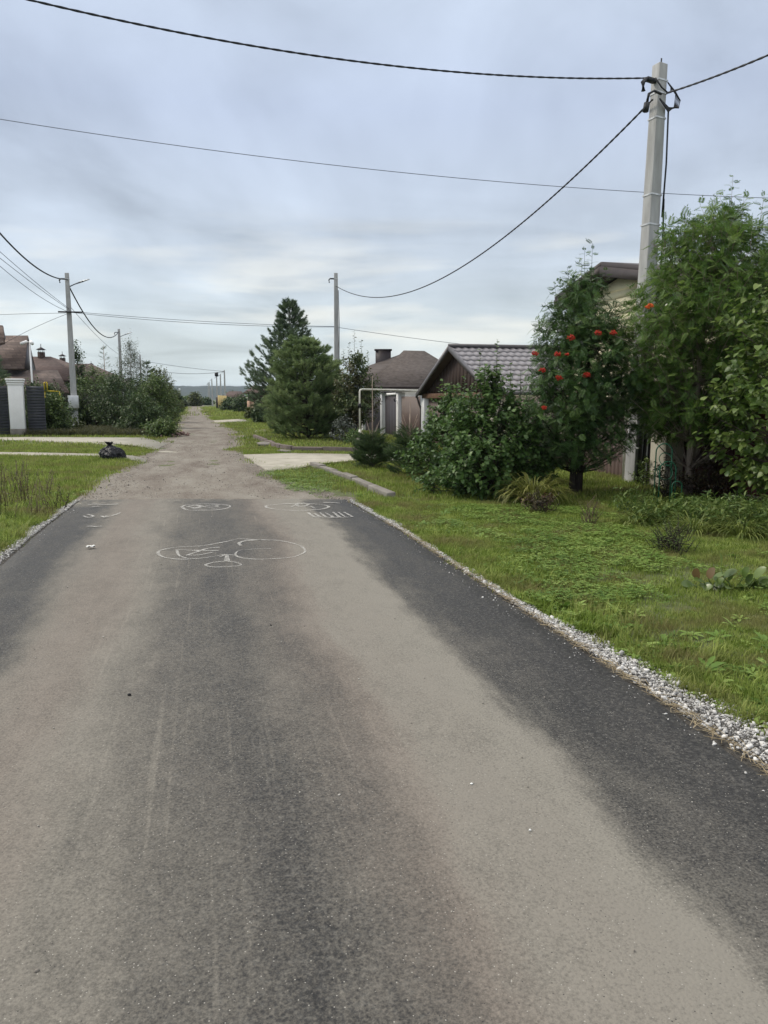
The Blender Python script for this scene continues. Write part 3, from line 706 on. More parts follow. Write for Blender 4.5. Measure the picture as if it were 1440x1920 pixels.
mb = MB(); mb.add([(GL + .09, OH - .01, ez - .065), (mid, OH - .01, rz_ - .105), (mid, OH - LEN, rz_ - .105), (GL + .09, OH - LEN, ez - .065), (GL + .09, OH - .01, ez - .10), (mid, OH - .01, rz_ - .14), (mid, OH - LEN, rz_ - .14), (GL + .09, OH - LEN, ez - .10)],
       np.array([(0, 1, 2, 3), (4, 7, 6, 5), (0, 4, 5, 1), (2, 6, 7, 3), (0, 3, 7, 4)])); mb.build('roof_deck', m_wood, garage)
mb = MB(); mb.add([(GL + .1, OH, ez), (mid, OH, rz_ - .01), (mid, OH - LEN, rz_ - .01), (GL + .1, OH - LEN, ez), (GL + .1, OH, ez - .06), (mid, OH, rz_ - .1), (mid, OH - LEN, rz_ - .1), (GL + .1, OH - LEN, ez - .06)],
       np.array([(0, 1, 2, 3), (4, 7, 6, 5), (0, 4, 5, 1), (2, 6, 7, 3), (0, 3, 7, 4)])); mb.build('roof', m_tile, garage)
mb = MB(); mb.tube([(mid, OH + .02, rz_ + .04), (mid, OH - LEN, rz_ + .04)], 0.07, 8); mb.build('ridge_cap', m_gutter, garage)
for sgn, xa in ((1, -0.14), (-1, GL + .14)):
    mb = MB(); d0 = np.array([xa, 0, ez - .02]); d1 = np.array([mid, 0, rz_ + .05])
    q = np.array([0, 0, -.17])
    V = [d0 + (0, OH + .03, 0), d1 + (0, OH + .03, 0), d1 + q + (0, OH + .03, 0), d0 + q + (0, OH + .03, 0)]; V += [v + np.array((0, -.05, 0)) for v in V]
    mb.add(V, np.array([(0, 1, 2, 3), (7, 6, 5, 4), (0, 4, 5, 1), (3, 2, 6, 7), (0, 3, 7, 4), (1, 5, 6, 2)])); mb.build('barge_board', m_gutter, garage)
# gable boards
nb = 22
for k in range(nb):
    x0, x1 = k * GL / nb + .006, (k + 1) * GL / nb - .006
    def top(x): return ez + .02 + (rz_ - .2 - ez) * (1 - abs(x - mid) / mid)
    if max(top(x0), top(x1)) < ez + .1: continue
    V = [(x0, 0, 1.9), (x1, 0, 1.9), (x1, 0, top(x1)), (x0, 0, top(x0))]; V += [(a, b_ - .03, c__) for a, b_, c__ in V]
    mb = MB(); mb.add(V, np.array([(0, 1, 2, 3), (7, 6, 5, 4), (0, 4, 5, 1), (1, 5, 6, 2), (2, 6, 7, 3), (3, 7, 4, 0)])); mb.build('gable_board', m_wood, garage)
mb = MB(); mb.box(0, GL, -.1, .12, 1.72, 1.9); o = mb.build('beam', m_beam, garage); bevel(o, .01)
for xx in (-0.02, GL * .47, GL - .42):
    mb = MB(); mb.box(xx, xx + .42, -.2, .14, 0, 1.72); o = mb.build('column', m_cream if xx < 5 else m_white, garage); bevel(o, .012)
for xa, xb in ((.42, GL * .47 - .02), (GL * .47 + .44, GL - .44)):
    ribbed(xb - xa, 0.05, 1.7, 0.25, .02).build('garage_door', m_brownp, garage, loc=(xa, -.05, 0))
mb = MB(); mb.box(-.0, .12, -LEN + .8, -.2, 0, 1.9); mb.build('side_wall', m_cream, garage)
mb = MB(); mb.box(GL - .12, GL, -LEN + .8, -.2, 0, 1.9); mb.build('side_wall', m_cream, garage)
mb = MB(); mb.box(.12, GL - .12, -LEN + .8, -LEN + .9, 0, 1.9); mb.build('back_wall', m_cream, garage)
mb = MB(); mb.tube([(-.18, OH, ez - .06), (-.18, OH - LEN, ez - .06)], 0.06, 8); mb.build('gutter', m_gutter, garage)
mb = MB(); mb.tube([(GL + .1, .3, ez - .1), (GL + .05, .2, 1.5), (GL + .05, .12, 1.3), (GL + .05, .12, 0)], 0.04, 7); mb.build('downpipe', m_trim, garage)
# sheet fence nearer than the garage
nf = empty('fence', tuple(along(12.0)), FZ, 'brown and dark red sheet fence behind the rowan trees', 'fence')
for xa, ln, mm, lab in ((4.25, 3.3, m_brownp, None), (7.62, 3.3, m_brownp, None), (-3.2, 3.2, m_redp, 'dark red fence panel'), (0.06, 3.0, m_redp, 'dark red fence panel')):
    o = ribbed(ln, 0.02, 1.75, 0.16, .02).build('panel', mm, nf, loc=(xa, 0, 0)); tag(o, lab)
ribbed(0.5, 0.02, 1.75, 0.16, .02).build('panel', m_brownp, nf, loc=(3.72, 0, 0))
gp = empty('gate_pillar', tuple(along(15.05, -0.12)), FZ, 'cream plastered gate pillar beside the near pole, behind the green hoops', 'pillar')
mb = MB(); mb.box(-.5, .02, -.2, .28, 0, 2.15); o = mb.build('shaft', m_cream, gp); bevel(o, .015)
mb = MB(); mb.box(-.56, .08, -.26, .34, 2.153, 2.25, .0); o = mb.build('cap', m_cream, gp); bevel(o, .015)
vp = empty('gas_riser', tuple(along(15.95, -0.42)), FZ, 'white gas riser pipe standing beside the near pole', 'pipe')
mb = MB(); mb.tube([(0, 0, 0), (0, 0, 1.8)], .028, 8); mb.build('pipe', m_wirew, vp)
mb = MB(); mb.tube([(0, 0, .72), (-.45, -.05, .72)], .014, 6); mb.build('bracket', m_strap, vp)
# white gas pipe frame
gx = P(675, 840, G(675, 838)[1]); gy = gx[1]
gas = empty('gas_pipe', (gx[0], gy, 0), 0, 'white gas pipe rising and bending over the drive to the garage', 'pipe')
ztop = P(676, 730, gy)[2]; xe = P(790, 731, gy + 4.5)
mb = MB(); mb.tube([(0, 0, .35), (0, 0, ztop - .08), (.02, .0, ztop - .02), (.1, .02, ztop)], .033, 8)
mb.tube([(.1, .02, ztop), (xe[0] - gx[0], 4.5, ztop + .0)], .033, 8); mb.build('riser', m_wirew, gas)
mb = MB(); mb.tube([(0, 0, -.1), (0, 0, .38)], .05, 8); mb.build('sleeve', m_black, gas)
mb = MB(); mb.tube([(0, 0, .36), (0, 0, .62)], .046, 8); mb.build('collar', m_wirew, gas)
mb = MB(); mb.box(-.07, .05, -.06, .05, ztop - .65, ztop - .5); mb.build('valve', m_black, gas)
mb = MB(); mb.box(-.11, -.01, -.2, -.1, 0, .33); mb.build('marker_block', m_kerb2, gas)

# brown hip-roof house behind
Yh = 46.0
bh = empty('house', (P(760, 740, Yh)[0], Yh, 0), 0, 'low house with a brown shingled hip roof behind the garage', 'house')
bo = np.array([P(760, 740, Yh)[0], Yh, 0])
def rel(px, py, Y, o_): return np.array(P(px, py, Y)) - o_
eL, eR = rel(686, 724, 45, bo), rel(905, 726, 46, bo)
rL, rR = rel(757, 657, 49.5, bo), rel(796, 658, 50, bo)
bR, bL = rel(905, 724, 54, bo), rel(690, 724, 54, bo)
bR[2] = bL[2] = eR[2] = eL[2]; rR[2] = rL[2]
face_obj('roof', [eL, eR, rR, rL], m_shB, bh); face_obj('roof_hip', [bL, eL, rL], m_shB, bh); face_obj('roof_hip', [eR, bR, rR], m_shB, bh); face_obj('roof_back', [bR, bL, rL, rR], m_shB, bh)
mb = MB(); mb.tube([eL + (0, -.05, -.06), eR + (0, -.05, -.06)], .09, 6); mb.tube([eL + (-.05, 0, -.06), bL + (-.05, 0, -.06)], .09, 6); mb.build('gutter', m_trim, bh)
mb = MB(); mb.box(eL[0] + .5, eR[0] - .5, eL[1] + .6, bR[1] - .5, 0, eL[2] - .02); mb.build('wall', m_white, bh)
mb = MB(); mb.box(eL[0], eR[0], eL[1] + .02, bR[1], eL[2] - .17, eL[2] - .15); mb.build('soffit', m_trim, bh)
for k in range(3):
    xx = eL[0] + 1.1 + k * 2.4; mb = MB(); mb.box(xx, xx + 1.0, eL[1] + .55, eL[1] + .62, 1.0, 2.1); o = mb.build('window', m_trim, bh)
    mb = MB(); mb.box(xx + .06, xx + .94, eL[1] + .535, eL[1] + .56, 1.06, 2.04); mb.build('pane', m_glass, o)
c0_ = rel(704, 657, 52, bo); c1_ = rel(733, 657, 52, bo)
mb = MB(); mb.box(c0_[0], c1_[0], c0_[1], c0_[1] + .7, 3.0, c0_[2]); o = mb.build('chimney', m_darkdoor, bh)
mb = MB(); mb.box(c0_[0] - .07, c1_[0] + .07, c0_[1] - .07, c0_[1] + .77, c0_[2] + .003, c0_[2] + .09); mb.build('cap', m_darkdoor, o)
# lower hip at left of the roof
a_, b_, c_, d_ = rel(690, 686, 52, bo), rel(757, 662, 52, bo), rel(700, 722, 47.5, bo), rel(660, 720, 49, bo)
face_obj('roof_wing', [d_, c_, b_, a_], m_shB, bh)

# cream sided house, upper right
YA, YF, YN = 20.0, 22.2, 15.3
HX = P(1157, 503, YA)[0]
def hx(Y): return HX - 0.2342 * (Y - YA)
zA = P(1157, 503, YA)[2]; dz_ = 0.205
ch = empty('house', (HX, YA, 0), FZ, 'tall cream sided house with a brown gabled roof behind the rowan trees', 'house')
Lf, Ln = (YF - YA) / RD[1], (YA - YN) / RD[1]
def hz(x): return zA - dz_ * abs(x) * (1 if x > 0 else 1.0)
OVS = 0.45
for s_, ln in ((1, Lf), (-1, Ln)):
    # roof slope with depth 8 m
    p0, p1_ = np.array([0, OVS, zA]), np.array([s_ * (ln + .3), OVS, hz(ln + .3)])
    q0, q1_ = p0 + (0, -8.5, 0), p1_ + (0, -8.5, 0)
    face_obj('roof', [p1_, q1_, q0, p0] if s_ > 0 else [p0, q0, q1_, p1_], m_trim, ch, .14)
    # fascia + soffit grooves
    mb = MB(); V = [p0 + (0, .03, .03), p1_ + (0, .03, .03), p1_ + (0, .03, -.2), p0 + (0, .03, -.2)]; V = V + [v + np.array((0, -.04, 0)) for v in V]
    mb.add(V, np.array([(0, 1, 2, 3), (7, 6, 5, 4), (0, 4, 5, 1), (3, 2, 6, 7), (0, 3, 7, 4), (1, 5, 6, 2)])); mb.build('barge_board', m_trim, ch)
    mb = MB()
    for k in range(6):
        a0 = p0 + (0, -.03 - k * .07, -.21); a1_ = p1_ + (0, -.03 - k * .07, -.21)
        mb.add([a0, a1_, a1_ + (0, -.055, 0), a0 + (0, -.055, 0), a0 + (0, 0, .02), a1_ + (0, 0, .02), a1_ + (0, -.055, .02), a0 + (0, -.055, .02)], np.array([(0, 3, 2, 1), (4, 5, 6, 7), (0, 1, 5, 4), (2, 3, 7, 6)]))
    mb.build('soffit', m_trim, ch)
ph = 0.2; kz = 0
z = 0.4
while z < zA - .25:
    x1 = min(Lf, (zA - .22 - (z + ph)) / dz_); x0 = -min(Ln, (zA - .22 - (z + ph)) / dz_)
    xb1 = min(Lf, (zA - .22 - z) / dz_); xb0 = -min(Ln, (zA - .22 - z) / dz_)
    if x1 < .1: break
    cuts = [xb0, -2.0 + (.6 if kz % 2 else 0), 1.2 + (.5 if kz % 2 else 0), xb1]
    for q in range(3):
        a_, b_ = cuts[q] + .003, cuts[q + 1] - .003
        if b_ - a_ < .1: continue
        ta, tb_ = max(a_, x0), min(b_, x1)
        V = [(a_, .018, z), (b_, .018, z), (tb_, .002, z + ph - .006), (ta, .002, z + ph - .006), (a_, -.02, z), (b_, -.02, z), (tb_, -.02, z + ph - .006), (ta, -.02, z + ph - .006)]
        mb = MB(); mb.add(V, np.array([(0, 1, 2, 3), (0, 4, 5, 1), (1, 5, 6, 2), (3, 7, 4, 0), (2, 6, 7, 3)])); mb.build('siding_plank', m_siding, ch)
    z += ph; kz += 1
V = [(-Ln, -.03, 0), (Lf, -.03, 0), (Lf, -.03, hz(Lf) - .2), (0, -.03, zA - .25), (-Ln, -.03, hz(-Ln) - .2)]; V += [(a, -.2, c__) for a, _, c__ in V]
mb = MB(); mb.add(V, [np.array([(0, 1, 2), (0, 2, 3), (0, 3, 4), (5, 7, 6), (5, 8, 7), (5, 9, 8)]), np.array([(0, 5, 6, 1), (1, 6, 7, 2), (2, 7, 8, 3), (3, 8, 9, 4), (4, 9, 5, 0)])]); mb.build('wall', m_siding, ch)
mb = MB(); mb.box(-Ln, -Ln + .15, -8, -.2, 0, hz(-Ln) - .25); mb.box(Lf - .15, Lf, -8, -.2, 0, hz(Lf) - .25); mb.box(-Ln + .15, Lf - .15, -8, -7.85, 0, hz(Lf) - .3); mb.build('wall', m_siding, ch)
for xx, z0_ in ((1.35, 3.2), (-2.6, 3.0)):
    mb = MB(); mb.box(xx, xx + .9, -.02, .05, z0_, z0_ + 1.1); o = mb.build('window', m_white, ch)
    mb = MB(); mb.box(xx + .07, xx + .83, .03, .056, z0_ + .07, z0_ + 1.03); mb.build('pane', m_glass, o)

# far house and yellow enclosure on the right side of the street
fo = np.array([P(470, 740, 84)[0], 84, 0])
fh = empty('house', tuple(fo), 0, 'small far house with a dark red roof left of the pines', 'house')
zr = P(462, 722, 84)[2]; ze = P(462, 736, 84)[2]
x0 = P(463, 740, 84)[0] - fo[0]
face_obj('roof', [(x0 - .3, -.5, ze), (8, -.5, ze), (8, 3.5, zr), (x0 + .1, 3.5, zr)], m_shR, fh); face_obj('roof_back', [(8, 7.5, ze), (x0 - .3, 7.5, ze), (x0 + .1, 3.5, zr), (8, 3.5, zr)], m_shR, fh)
mb = MB(); mb.box(x0 + .1, 7.5, 0, 7, 1.5, ze + .0); mb.build('wall', m_wood, fh)
mb = MB(); mb.box(x0 + .1, 7.5, 0, 7, 0, 1.497); mb.build('lower_wall', m_pinkb, fh)
for k in range(4):
    mb = MB(); mb.box(x0 + .05 + k * .75, x0 + .35 + k * .75, -.3, -.003, 0, 1.5); mb.build('pillar', m_pinkb if k % 2 == 0 else m_brownp, fh)
ye_ = empty('fence', (P(416, 760, 128)[0], 128, 0), 0, 'pale yellow far fence beside the far poles', 'fence')
for k in range(5): mb = MB(); mb.box(-.62 + k * .29, -.62 + k * .29 + .27, -.1, .1, 0, 2.3 - .02 * k); mb.build('panel', m_orange, ye_)
mb = MB(); mb.box(-.95, -.70, 0, .3, 0, 2.0); mb.build('post', m_darkdoor, ye_)
fh2 = empty('house', (P(436, 745, 150)[0], 150, 0), 0, 'distant low house with a dark roof above the far shrubs', 'house')
face_obj('roof', [(-2.5, 0, 2.0), (2.5, 0, 2.0), (1.2, 3, 3.2), (-1.2, 3, 3.2)], m_shR, fh2); mb = MB(); mb.box(-2.2, 2.2, .3, 5, 0, 2.0); mb.build('wall', m_cream, fh2)
# lattice mast
mst = empty('radio_mast', (P(337, 745, 900)[0], 900, 0), 0, 'distant white and red radio mast in front of the wooded hill', 'mast')
hm = P(337, 728, 900)[2]
for k in range(5):
    mb = MB(); z0_, z1_ = hm * k / 5, hm * (k + 1) / 5 - .01; w_ = 1.1 - .12 * k
    for sx_, sy_ in ((-1, -1), (1, -1), (1, 1), (-1, 1)): mb.tube([(sx_ * w_, sy_ * w_, z0_), (sx_ * (w_ - .12), sy_ * (w_ - .12), z1_)], .28, 4)
    mb.tube([(-w_, -w_, z0_), (w_, -w_, z1_)], .2, 4); mb.tube([(w_, -w_, z0_), (-w_, -w_, z1_)], .2, 4)
    mb.build('section', m_white if k != 2 else m_redp, mst)

# ------------------------------------------------------------------ left side: pillar, fence, houses
Yp = G(33, 817)[1]; LPx = P(33, 780, Yp)[0]
gp2 = empty('gate_pillar', (LPx, Yp, 0), RA + math.pi / 2, 'white gate pillar with a ribbed cap between grey slatted panels', 'pillar')
gp2.rotation_euler = (0, 0, math.radians(20))
zt = P(33, 722, Yp)[2]; wp = 0.31
mb = MB(); mb.box(-wp, wp, -wp, wp, .32, zt); o = mb.build('shaft', m_white, gp2); bevel(o, .02)
mb = MB(); mb.box(-wp - .02, wp + .02, -wp - .02, wp + .02, 0, .317); o = mb.build('plinth', m_kerb2, gp2); bevel(o, .02)
for k in range(3):
    mb = MB(); e_ = .03 + .025 * k; mb.box(-wp - e_, wp + e_, -wp - e_, wp + e_, zt + .003 + k * .1, zt + .09 + k * .1); o = mb.build('cap_moulding', m_white, gp2); bevel(o, .02)
for x0_, x1_, off, lab in ((-3.4, -.42, 0, 'grey slatted fence panel at the left edge, left of the white pillar'), (.40, 1.15, 0, 'grey slatted fence panel right of the white pillar, partly behind leaves')):
    sf = empty('fence', (LPx, Yp + .1, 0), math.radians(20), lab, 'fence')
    nS = 17; hS = (zt - .1) / nS
    for k in range(nS):
        mb = MB(); z0_ = .06 + k * hS
        mb.add([(x0_, -.02, z0_), (x1_, -.02, z0_), (x1_, .03, z0_ + hS * .93), (x0_, .03, z0_ + hS * .93), (x0_, .05, z0_), (x1_, .05, z0_), (x1_, .05, z0_ + hS * .93), (x0_, .05, z0_ + hS * .93)],
               np.array([(0, 1, 2, 3), (5, 4, 7, 6), (3, 2, 6, 7), (0, 4, 5, 1), (1, 5, 6, 2), (0, 3, 7, 4)])); mb.build('slat', m_grey, sf)
    for xx in (x0_, x1_ - .06): mb = MB(); mb.box(xx, xx + .06, .053, .12, 0, zt - .02); mb.build('post', m_grey, sf)
# first shingled house (close, gable end dark)
ho = np.array([P(30, 740, 52)[0], 52, 0])
h1 = empty('house', tuple(ho), 0, 'house with a steep mottled brown shingle roof at the left edge', 'house')
def q(px, py, Y): return np.array(P(px, py, Y)) - ho
A0, A1, B1, B0 = q(-60, 700, 48), q(45, 690, 48), q(52, 629, 52), q(-20, 629, 52)
A0[2] = A1[2]; B0[2] = B1[2]
face_obj('roof', [A0, A1, B1, B0], m_shM, h1)
C1 = q(67, 690, 55); C1[2] = A1[2]
face_obj('gable', [A1 + (-.1, .1, 0), C1, B1 + (-.1, 0, -.1)], m_darkdoor, h1, .1)
face_obj('roof_back', [C1 + (0, .05, 0), q(-40, 690, 55) * (1, 1, 0) + (0, .05, A1[2]), B0 + (0, .05, 0), B1 + (0, .05, 0)], m_shM, h1)
P0_, P1_, P2_ = q(-10, 640, 47), q(10, 632, 47.2), q(4, 609, 48.5)
face_obj('dormer_roof', [q(-30, 650, 46.5), q(8, 642, 46.5), q(5, 610, 48.6), q(-30, 608, 48.6)], m_shM, h1)
face_obj('dormer_wall', [q(6, 645, 46.6), q(11, 634, 48.5), q(5.5, 612, 48.6)], m_darkdoor, h1, .08)
# lower roof skirt
D0, D1, D2, D3 = q(-60, 742, 44), q(130, 735, 46), q(108, 694, 50), q(-60, 690, 50)
D0[2] = D1[2]; D3[2] = D2[2]
face_obj('lower_roof', [D0, D1, D2, D3], m_shM, h1)
mb = MB(); mb.box(D0[0], D1[0] - .5, D0[1] + .8, D2[1] + 6, 0, D1[2] - .05); mb.build('wall', m_trim, h1)
def chimney(par, px, ytop, ybot, Y, wpx, oo, dark=True):
    xa = P(px - wpx / 2, ytop, Y)[0] - oo[0]; xb = P(px + wpx / 2, ytop, Y)[0] - oo[0]; zt_ = P(px, ytop, Y)[2]; zb_ = P(px, ybot + 8, Y)[2]
    yy_ = Y - oo[1]; wd = xb - xa
    mb = MB(); mb.box(xa, xb, yy_, yy_ + wd, zb_, zt_); o = mb.build('chimney', m_wood, par)
    mb = MB()
    for a in (xa + .04, xb - .08):
        for c__ in (yy_ + .04, yy_ + wd - .08): mb.box(a, a + .04, c__, c__ + .04, zt_ + .002, zt_ + .2)
    mb.build('cap_leg', m_darkdoor, o)
    cx, cy = (xa + xb) / 2, yy_ + wd / 2; hw = wd * .72
    mb = MB(); mb.add([(cx - hw, cy - hw, zt_ + .2), (cx + hw, cy - hw, zt_ + .2), (cx + hw, cy + hw, zt_ + .2), (cx - hw, cy + hw, zt_ + .2), (cx, cy, zt_ + .2 + hw * .75)],
                      [np.array([(0, 1, 4), (1, 2, 4), (2, 3, 4), (3, 0, 4)]), np.array([(0, 3, 2, 1)])])
    mb.tube([(cx, cy, zt_ + .2 + hw * .6), (cx, cy, zt_ + .2 + hw * 1.5)], .03, 5); mb.build('cap', m_darkdoor, o)
for (ya, ll, lr, rl, rr_, ey, ry, cpx, ct, cb, cw, lab) in (
        (64, 40, 160, 20, 95, 712, 668.5, 75, 660, 680, 10, 'long house with a smooth reddish brown roof and a capped chimney behind the shingled house'),
        (82, 85, 190, 112, 170, 712, 682, 115.5, 671, 680, 8, 'second house with a reddish brown roof and capped chimney left of the lamp pole'),
        (104, 145, 215, 162, 178, 724, 692, 170, 686, 692, 6, 'third brown roofed house with a small capped chimney right of the lamp pole')):
    oo = np.array([P((ll + lr) / 2, 740, ya)[0], ya, 0]); t = empty('house', tuple(oo), 0, lab, 'house')
    def r2(px, py, Y): return np.array(P(px, py, Y)) - oo
    e0, e1 = r2(ll, ey, ya), r2(lr, ey, ya); t0_, t1_ = r2(rl, ry, ya + 5), r2(rr_, ry, ya + 5); e0[2] = e1[2]; t0_[2] = t1_[2]
    f0, f1 = e0 + (0, 10, 0), e1 + (0, 10, 0)
    face_obj('roof', [e0, e1, t1_, t0_], m_shR, t); face_obj('roof_hip', [e1, f1, t1_], m_shR, t); face_obj('roof_hip', [f0, e0, t0_], m_shR, t); face_obj('roof_back', [f1, f0, t0_, t1_], m_shR, t)
    mb = MB(); mb.box(e0[0] + .5, e1[0] - .5, .6, 9.4, 0, e0[2]); mb.build('wall', m_trim, t)
    chimney(t, cpx, ct, cb, ya + 4.6, cw, oo)
# camera mast
Ym = 41.0
cmx = P(59, 700, Ym)[0]
cmst = empty('camera_mast', (cmx, Ym, 0), 0, 'thin white mast with two security cameras in front of the shingled house', 'mast')
zt = P(56, 641, Ym)[2]; lean = P(55.5, 641, Ym)[0] - cmx
mb = MB(); mb.tube([(0, 0, 0), (lean, 0, zt)], [.055, .045], 8); mb.build('post', m_white, cmst)
for sgn in (-1, 1):
    mb = MB(); mb.tube([(lean, 0, zt - .02), (lean + sgn * .14, -.1, zt + .02)], .03, 6)
    mb.tube([(lean + sgn * .1, -.1, zt + .02), (lean + sgn * .30, -.35, zt - .12)], [.07, .08], 8); o = mb.build('camera', m_white, cmst)
# yellow gas pipe among the bushes
Yq = 40.0; yo = np.array(P(88, 760, Yq)); yo[2] = 0
yp = empty('gas_pipe', tuple(yo), 0, 'yellow gas pipe loop poking out of the hedge at the left', 'pipe')
def y_(px, py): return np.array(P(px, py, Yq)) - yo
mb = MB(); mb.tube([y_(84, 735), y_(83, 718), y_(84, 717), y_(87, 717), y_(88, 718), y_(89, 735)], .035, 6); mb.tube([y_(89.5, 733), y_(111, 734)], .032, 6); mb.tube([y_(84, 735), (y_(84, 735)[0], 0, 0)], .032, 6)
mb.tube([y_(111, 734), (y_(111, 734)[0] + .05, 0.1, 1.5), (y_(113, 755)[0] + .1, 0.1, 0)], .03, 6); mb.build('pipe', m_yel, yp)
#%%PART3
# ------------------------------------------------------------------ kerbs
def kerb(name_label, pix, hgt, wd, m, seed, tilt=0.0):
    r = np.random.default_rng(seed); pts = [np.array(G(*p)) for p in pix]
    c_ = pts[0]; t = empty('kerb', (c_[0], c_[1], 0), 0, name_label, 'kerb')
    for k in range(len(pts) - 1):
        a_, b_ = pts[k] - c_, pts[k + 1] - c_; ln = np.linalg.norm(b_ - a_); n = max(1, round(ln / 1.0))
        d = (b_ - a_) / ln; s_ = np.array([-d[1], d[0]])
        for i_ in range(n):
            p0 = a_ + d * (ln * i_ / n + .008); p1_ = a_ + d * (ln * (i_ + 1) / n - .008)
            z = hgt + r.normal(0, .012); o1, o2 = r.normal(0, .01, 2)
            V = [(*(p0 + s_ * (o1 - wd / 2)), -.1), (*(p1_ + s_ * (o2 - wd / 2)), -.1), (*(p1_ + s_ * (o2 + wd / 2)), -.1), (*(p0 + s_ * (o1 + wd / 2)), -.1)]
            V += [(x, y, z + r.normal(0, .005)) for x, y, _ in V]
            mb = MB(); mb.add(V, np.array([(0, 3, 2, 1), (4, 5, 6, 7), (0, 1, 5, 4), (1, 2, 6, 5), (2, 3, 7, 6), (3, 0, 4, 7)]))
            o = mb.build('kerb_stone', m, t); bevel(o, .018, 2)
    return t
kerb('brown kerb row curving round the lawn in front of the pines', [(477, 822), (505, 834), (528, 844), (548, 847), (606, 848), (668, 850), (730, 849)], .17, .13, m_kerb, 2)
kerb('grey sunken kerb row in the grass at the right of the road end', [(588, 876), (625, 890), (665, 906), (700, 921), (733, 937)], .12, .16, m_kerb2, 3)

# ------------------------------------------------------------------ stones: shoulders, rubble
def stone_mesh(seed, flat=.6):
    r = np.random.default_rng(seed); g_ = (1 + 5 ** .5) / 2
    V = np.array([(-1, g_, 0), (1, g_, 0), (-1, -g_, 0), (1, -g_, 0), (0, -1, g_), (0, 1, g_), (0, -1, -g_), (0, 1, -g_), (g_, 0, -1), (g_, 0, 1), (-g_, 0, -1), (-g_, 0, 1)], float) / 1.9
    V *= r.uniform(.62, 1.15, (12, 1)); V *= np.array([r.uniform(.8, 1.4), r.uniform(.6, 1.0), flat * r.uniform(.7, 1.2)])
    F = np.array([(0, 11, 5), (0, 5, 1), (0, 1, 7), (0, 7, 10), (0, 10, 11), (1, 5, 9), (5, 11, 4), (11, 10, 2), (10, 7, 6), (7, 1, 8), (3, 9, 4), (3, 4, 2), (3, 2, 6), (3, 6, 8), (3, 8, 9), (4, 9, 5), (2, 4, 11), (6, 2, 10), (8, 6, 7), (9, 8, 1)])
    return mesh_np('stone', V, F)
def stonemat(name, stops):
    m, b = mat(name); oi = N('ShaderNodeObjectInfo')
    c = ramp(oi.outputs['Random'], stops); n = noise(objc(), 2.0, 3, .6)
    L(mixc(ramp(n, [(.4, 0.0), (.7, .3)]), c, (.2, .19, .17)), b.inputs['Base Color']); b.inputs['Roughness'].default_value = .9; return m
m_stone = stonemat('crushed_stone', [(0, (.07, .07, .07)), (.12, (.26, .25, .24)), (.35, (.46, .45, .43)), (.75, (.60, .59, .57)), (1, (.75, .74, .72))])
m_rub = stonemat('road_stone', [(0, (.16, .14, .12)), (.6, (.27, .245, .215)), (1, (.45, .43, .39))])
m_brick = stonemat('brick_rubble', [(0, (.14, .085, .075)), (.6, (.20, .115, .10)), (1, (.26, .19, .17))])
stones = [stone_mesh(100 + k) for k in range(9)]
def wR(Y):   # width of the right stone strip
    return np.interp(Y, [0, 2.8, 4, 5, 6.5, 7.6, 9, 11.5], [.60, .52, .42, .29, .17, .13, .16, .20])
def strip_pts(side, n, seed):
    r = np.random.default_rng(seed); Y = r.uniform(.3, YE + .05, n) ** 1.0; u = r.beta(1.3, 1.6, n)
    if side > 0: wd = wR(Y) * (1 + .35 * sn(Y * 3, Y * 0, 31, 3)); X = xr(Y) + .055 + u * np.maximum(wd, .03)
    else: wd = np.interp(Y, [4, 7, 9, 11.6], [.50, .42, .34, .22]) * (1 + .3 * sn(Y * 3, Y * 0, 33, 3)); X = xl(Y) - .04 - u * wd
    z = .035 * (1 - u) + r.uniform(0, .022, n)
    keep = (side > 0) & ~((Y > 6.6) & (Y < 9.5) & (r.uniform(0, 1, n) < .35)) | (side < 0)
    return np.column_stack([X, Y, z])[keep]
m_strip = simple('crusher_dust', (0.15, 0.14, 0.125), (0.045, 0.042, 0.038), 30, .95, .8, .02)
for side in (1, -1):
    Ys = np.linspace(.0 if side > 0 else 4, YE, 150); w_ = (wR(Ys) if side > 0 else np.interp(Ys, [4, 7, 9, 11.6], [.50, .42, .34, .22])) * (1 + .2 * sn(Ys * 4, Ys * 0, 35, 3))
    e = xr(Ys) if side > 0 else xl(Ys); rowsx = [e + side * .0, e + side * w_ * .5, e + side * w_ * 1.02]; zs = [.004, .03, .004]
    V = np.concatenate([np.column_stack([rowsx[k], Ys, np.full(150, zs[k]) + rng.normal(0, .002, 150)]) for k in range(3)])
    i_ = np.arange(2)[:, None] * 150; j_ = np.arange(149)[None]; F = np.stack([i_ + j_, i_ + j_ + 1, i_ + 150 + j_ + 1, i_ + 150 + j_], -1).reshape(-1, 4)
    if side > 0: F = F[:, ::-1]
    tag(obj('road_shoulder', mesh_np('road_shoulder', V, F), m_strip), kind='structure')
for side, n, lab in ((1, 36000, 'crushed pale stone strip along the right edge of the asphalt'), (-1, 22000, 'crushed pale stone strip along the left edge of the asphalt')):
    p_ = strip_pts(side, n, 40 + side); r = np.random.default_rng(5)
    scatter('gravel_shoulder', p_, stones, m_stone, lab, 'gravel', scl=np.clip(r.lognormal(-5.25, .55, len(p_)), .003, .028), tilt=.5, seed=60 + side)
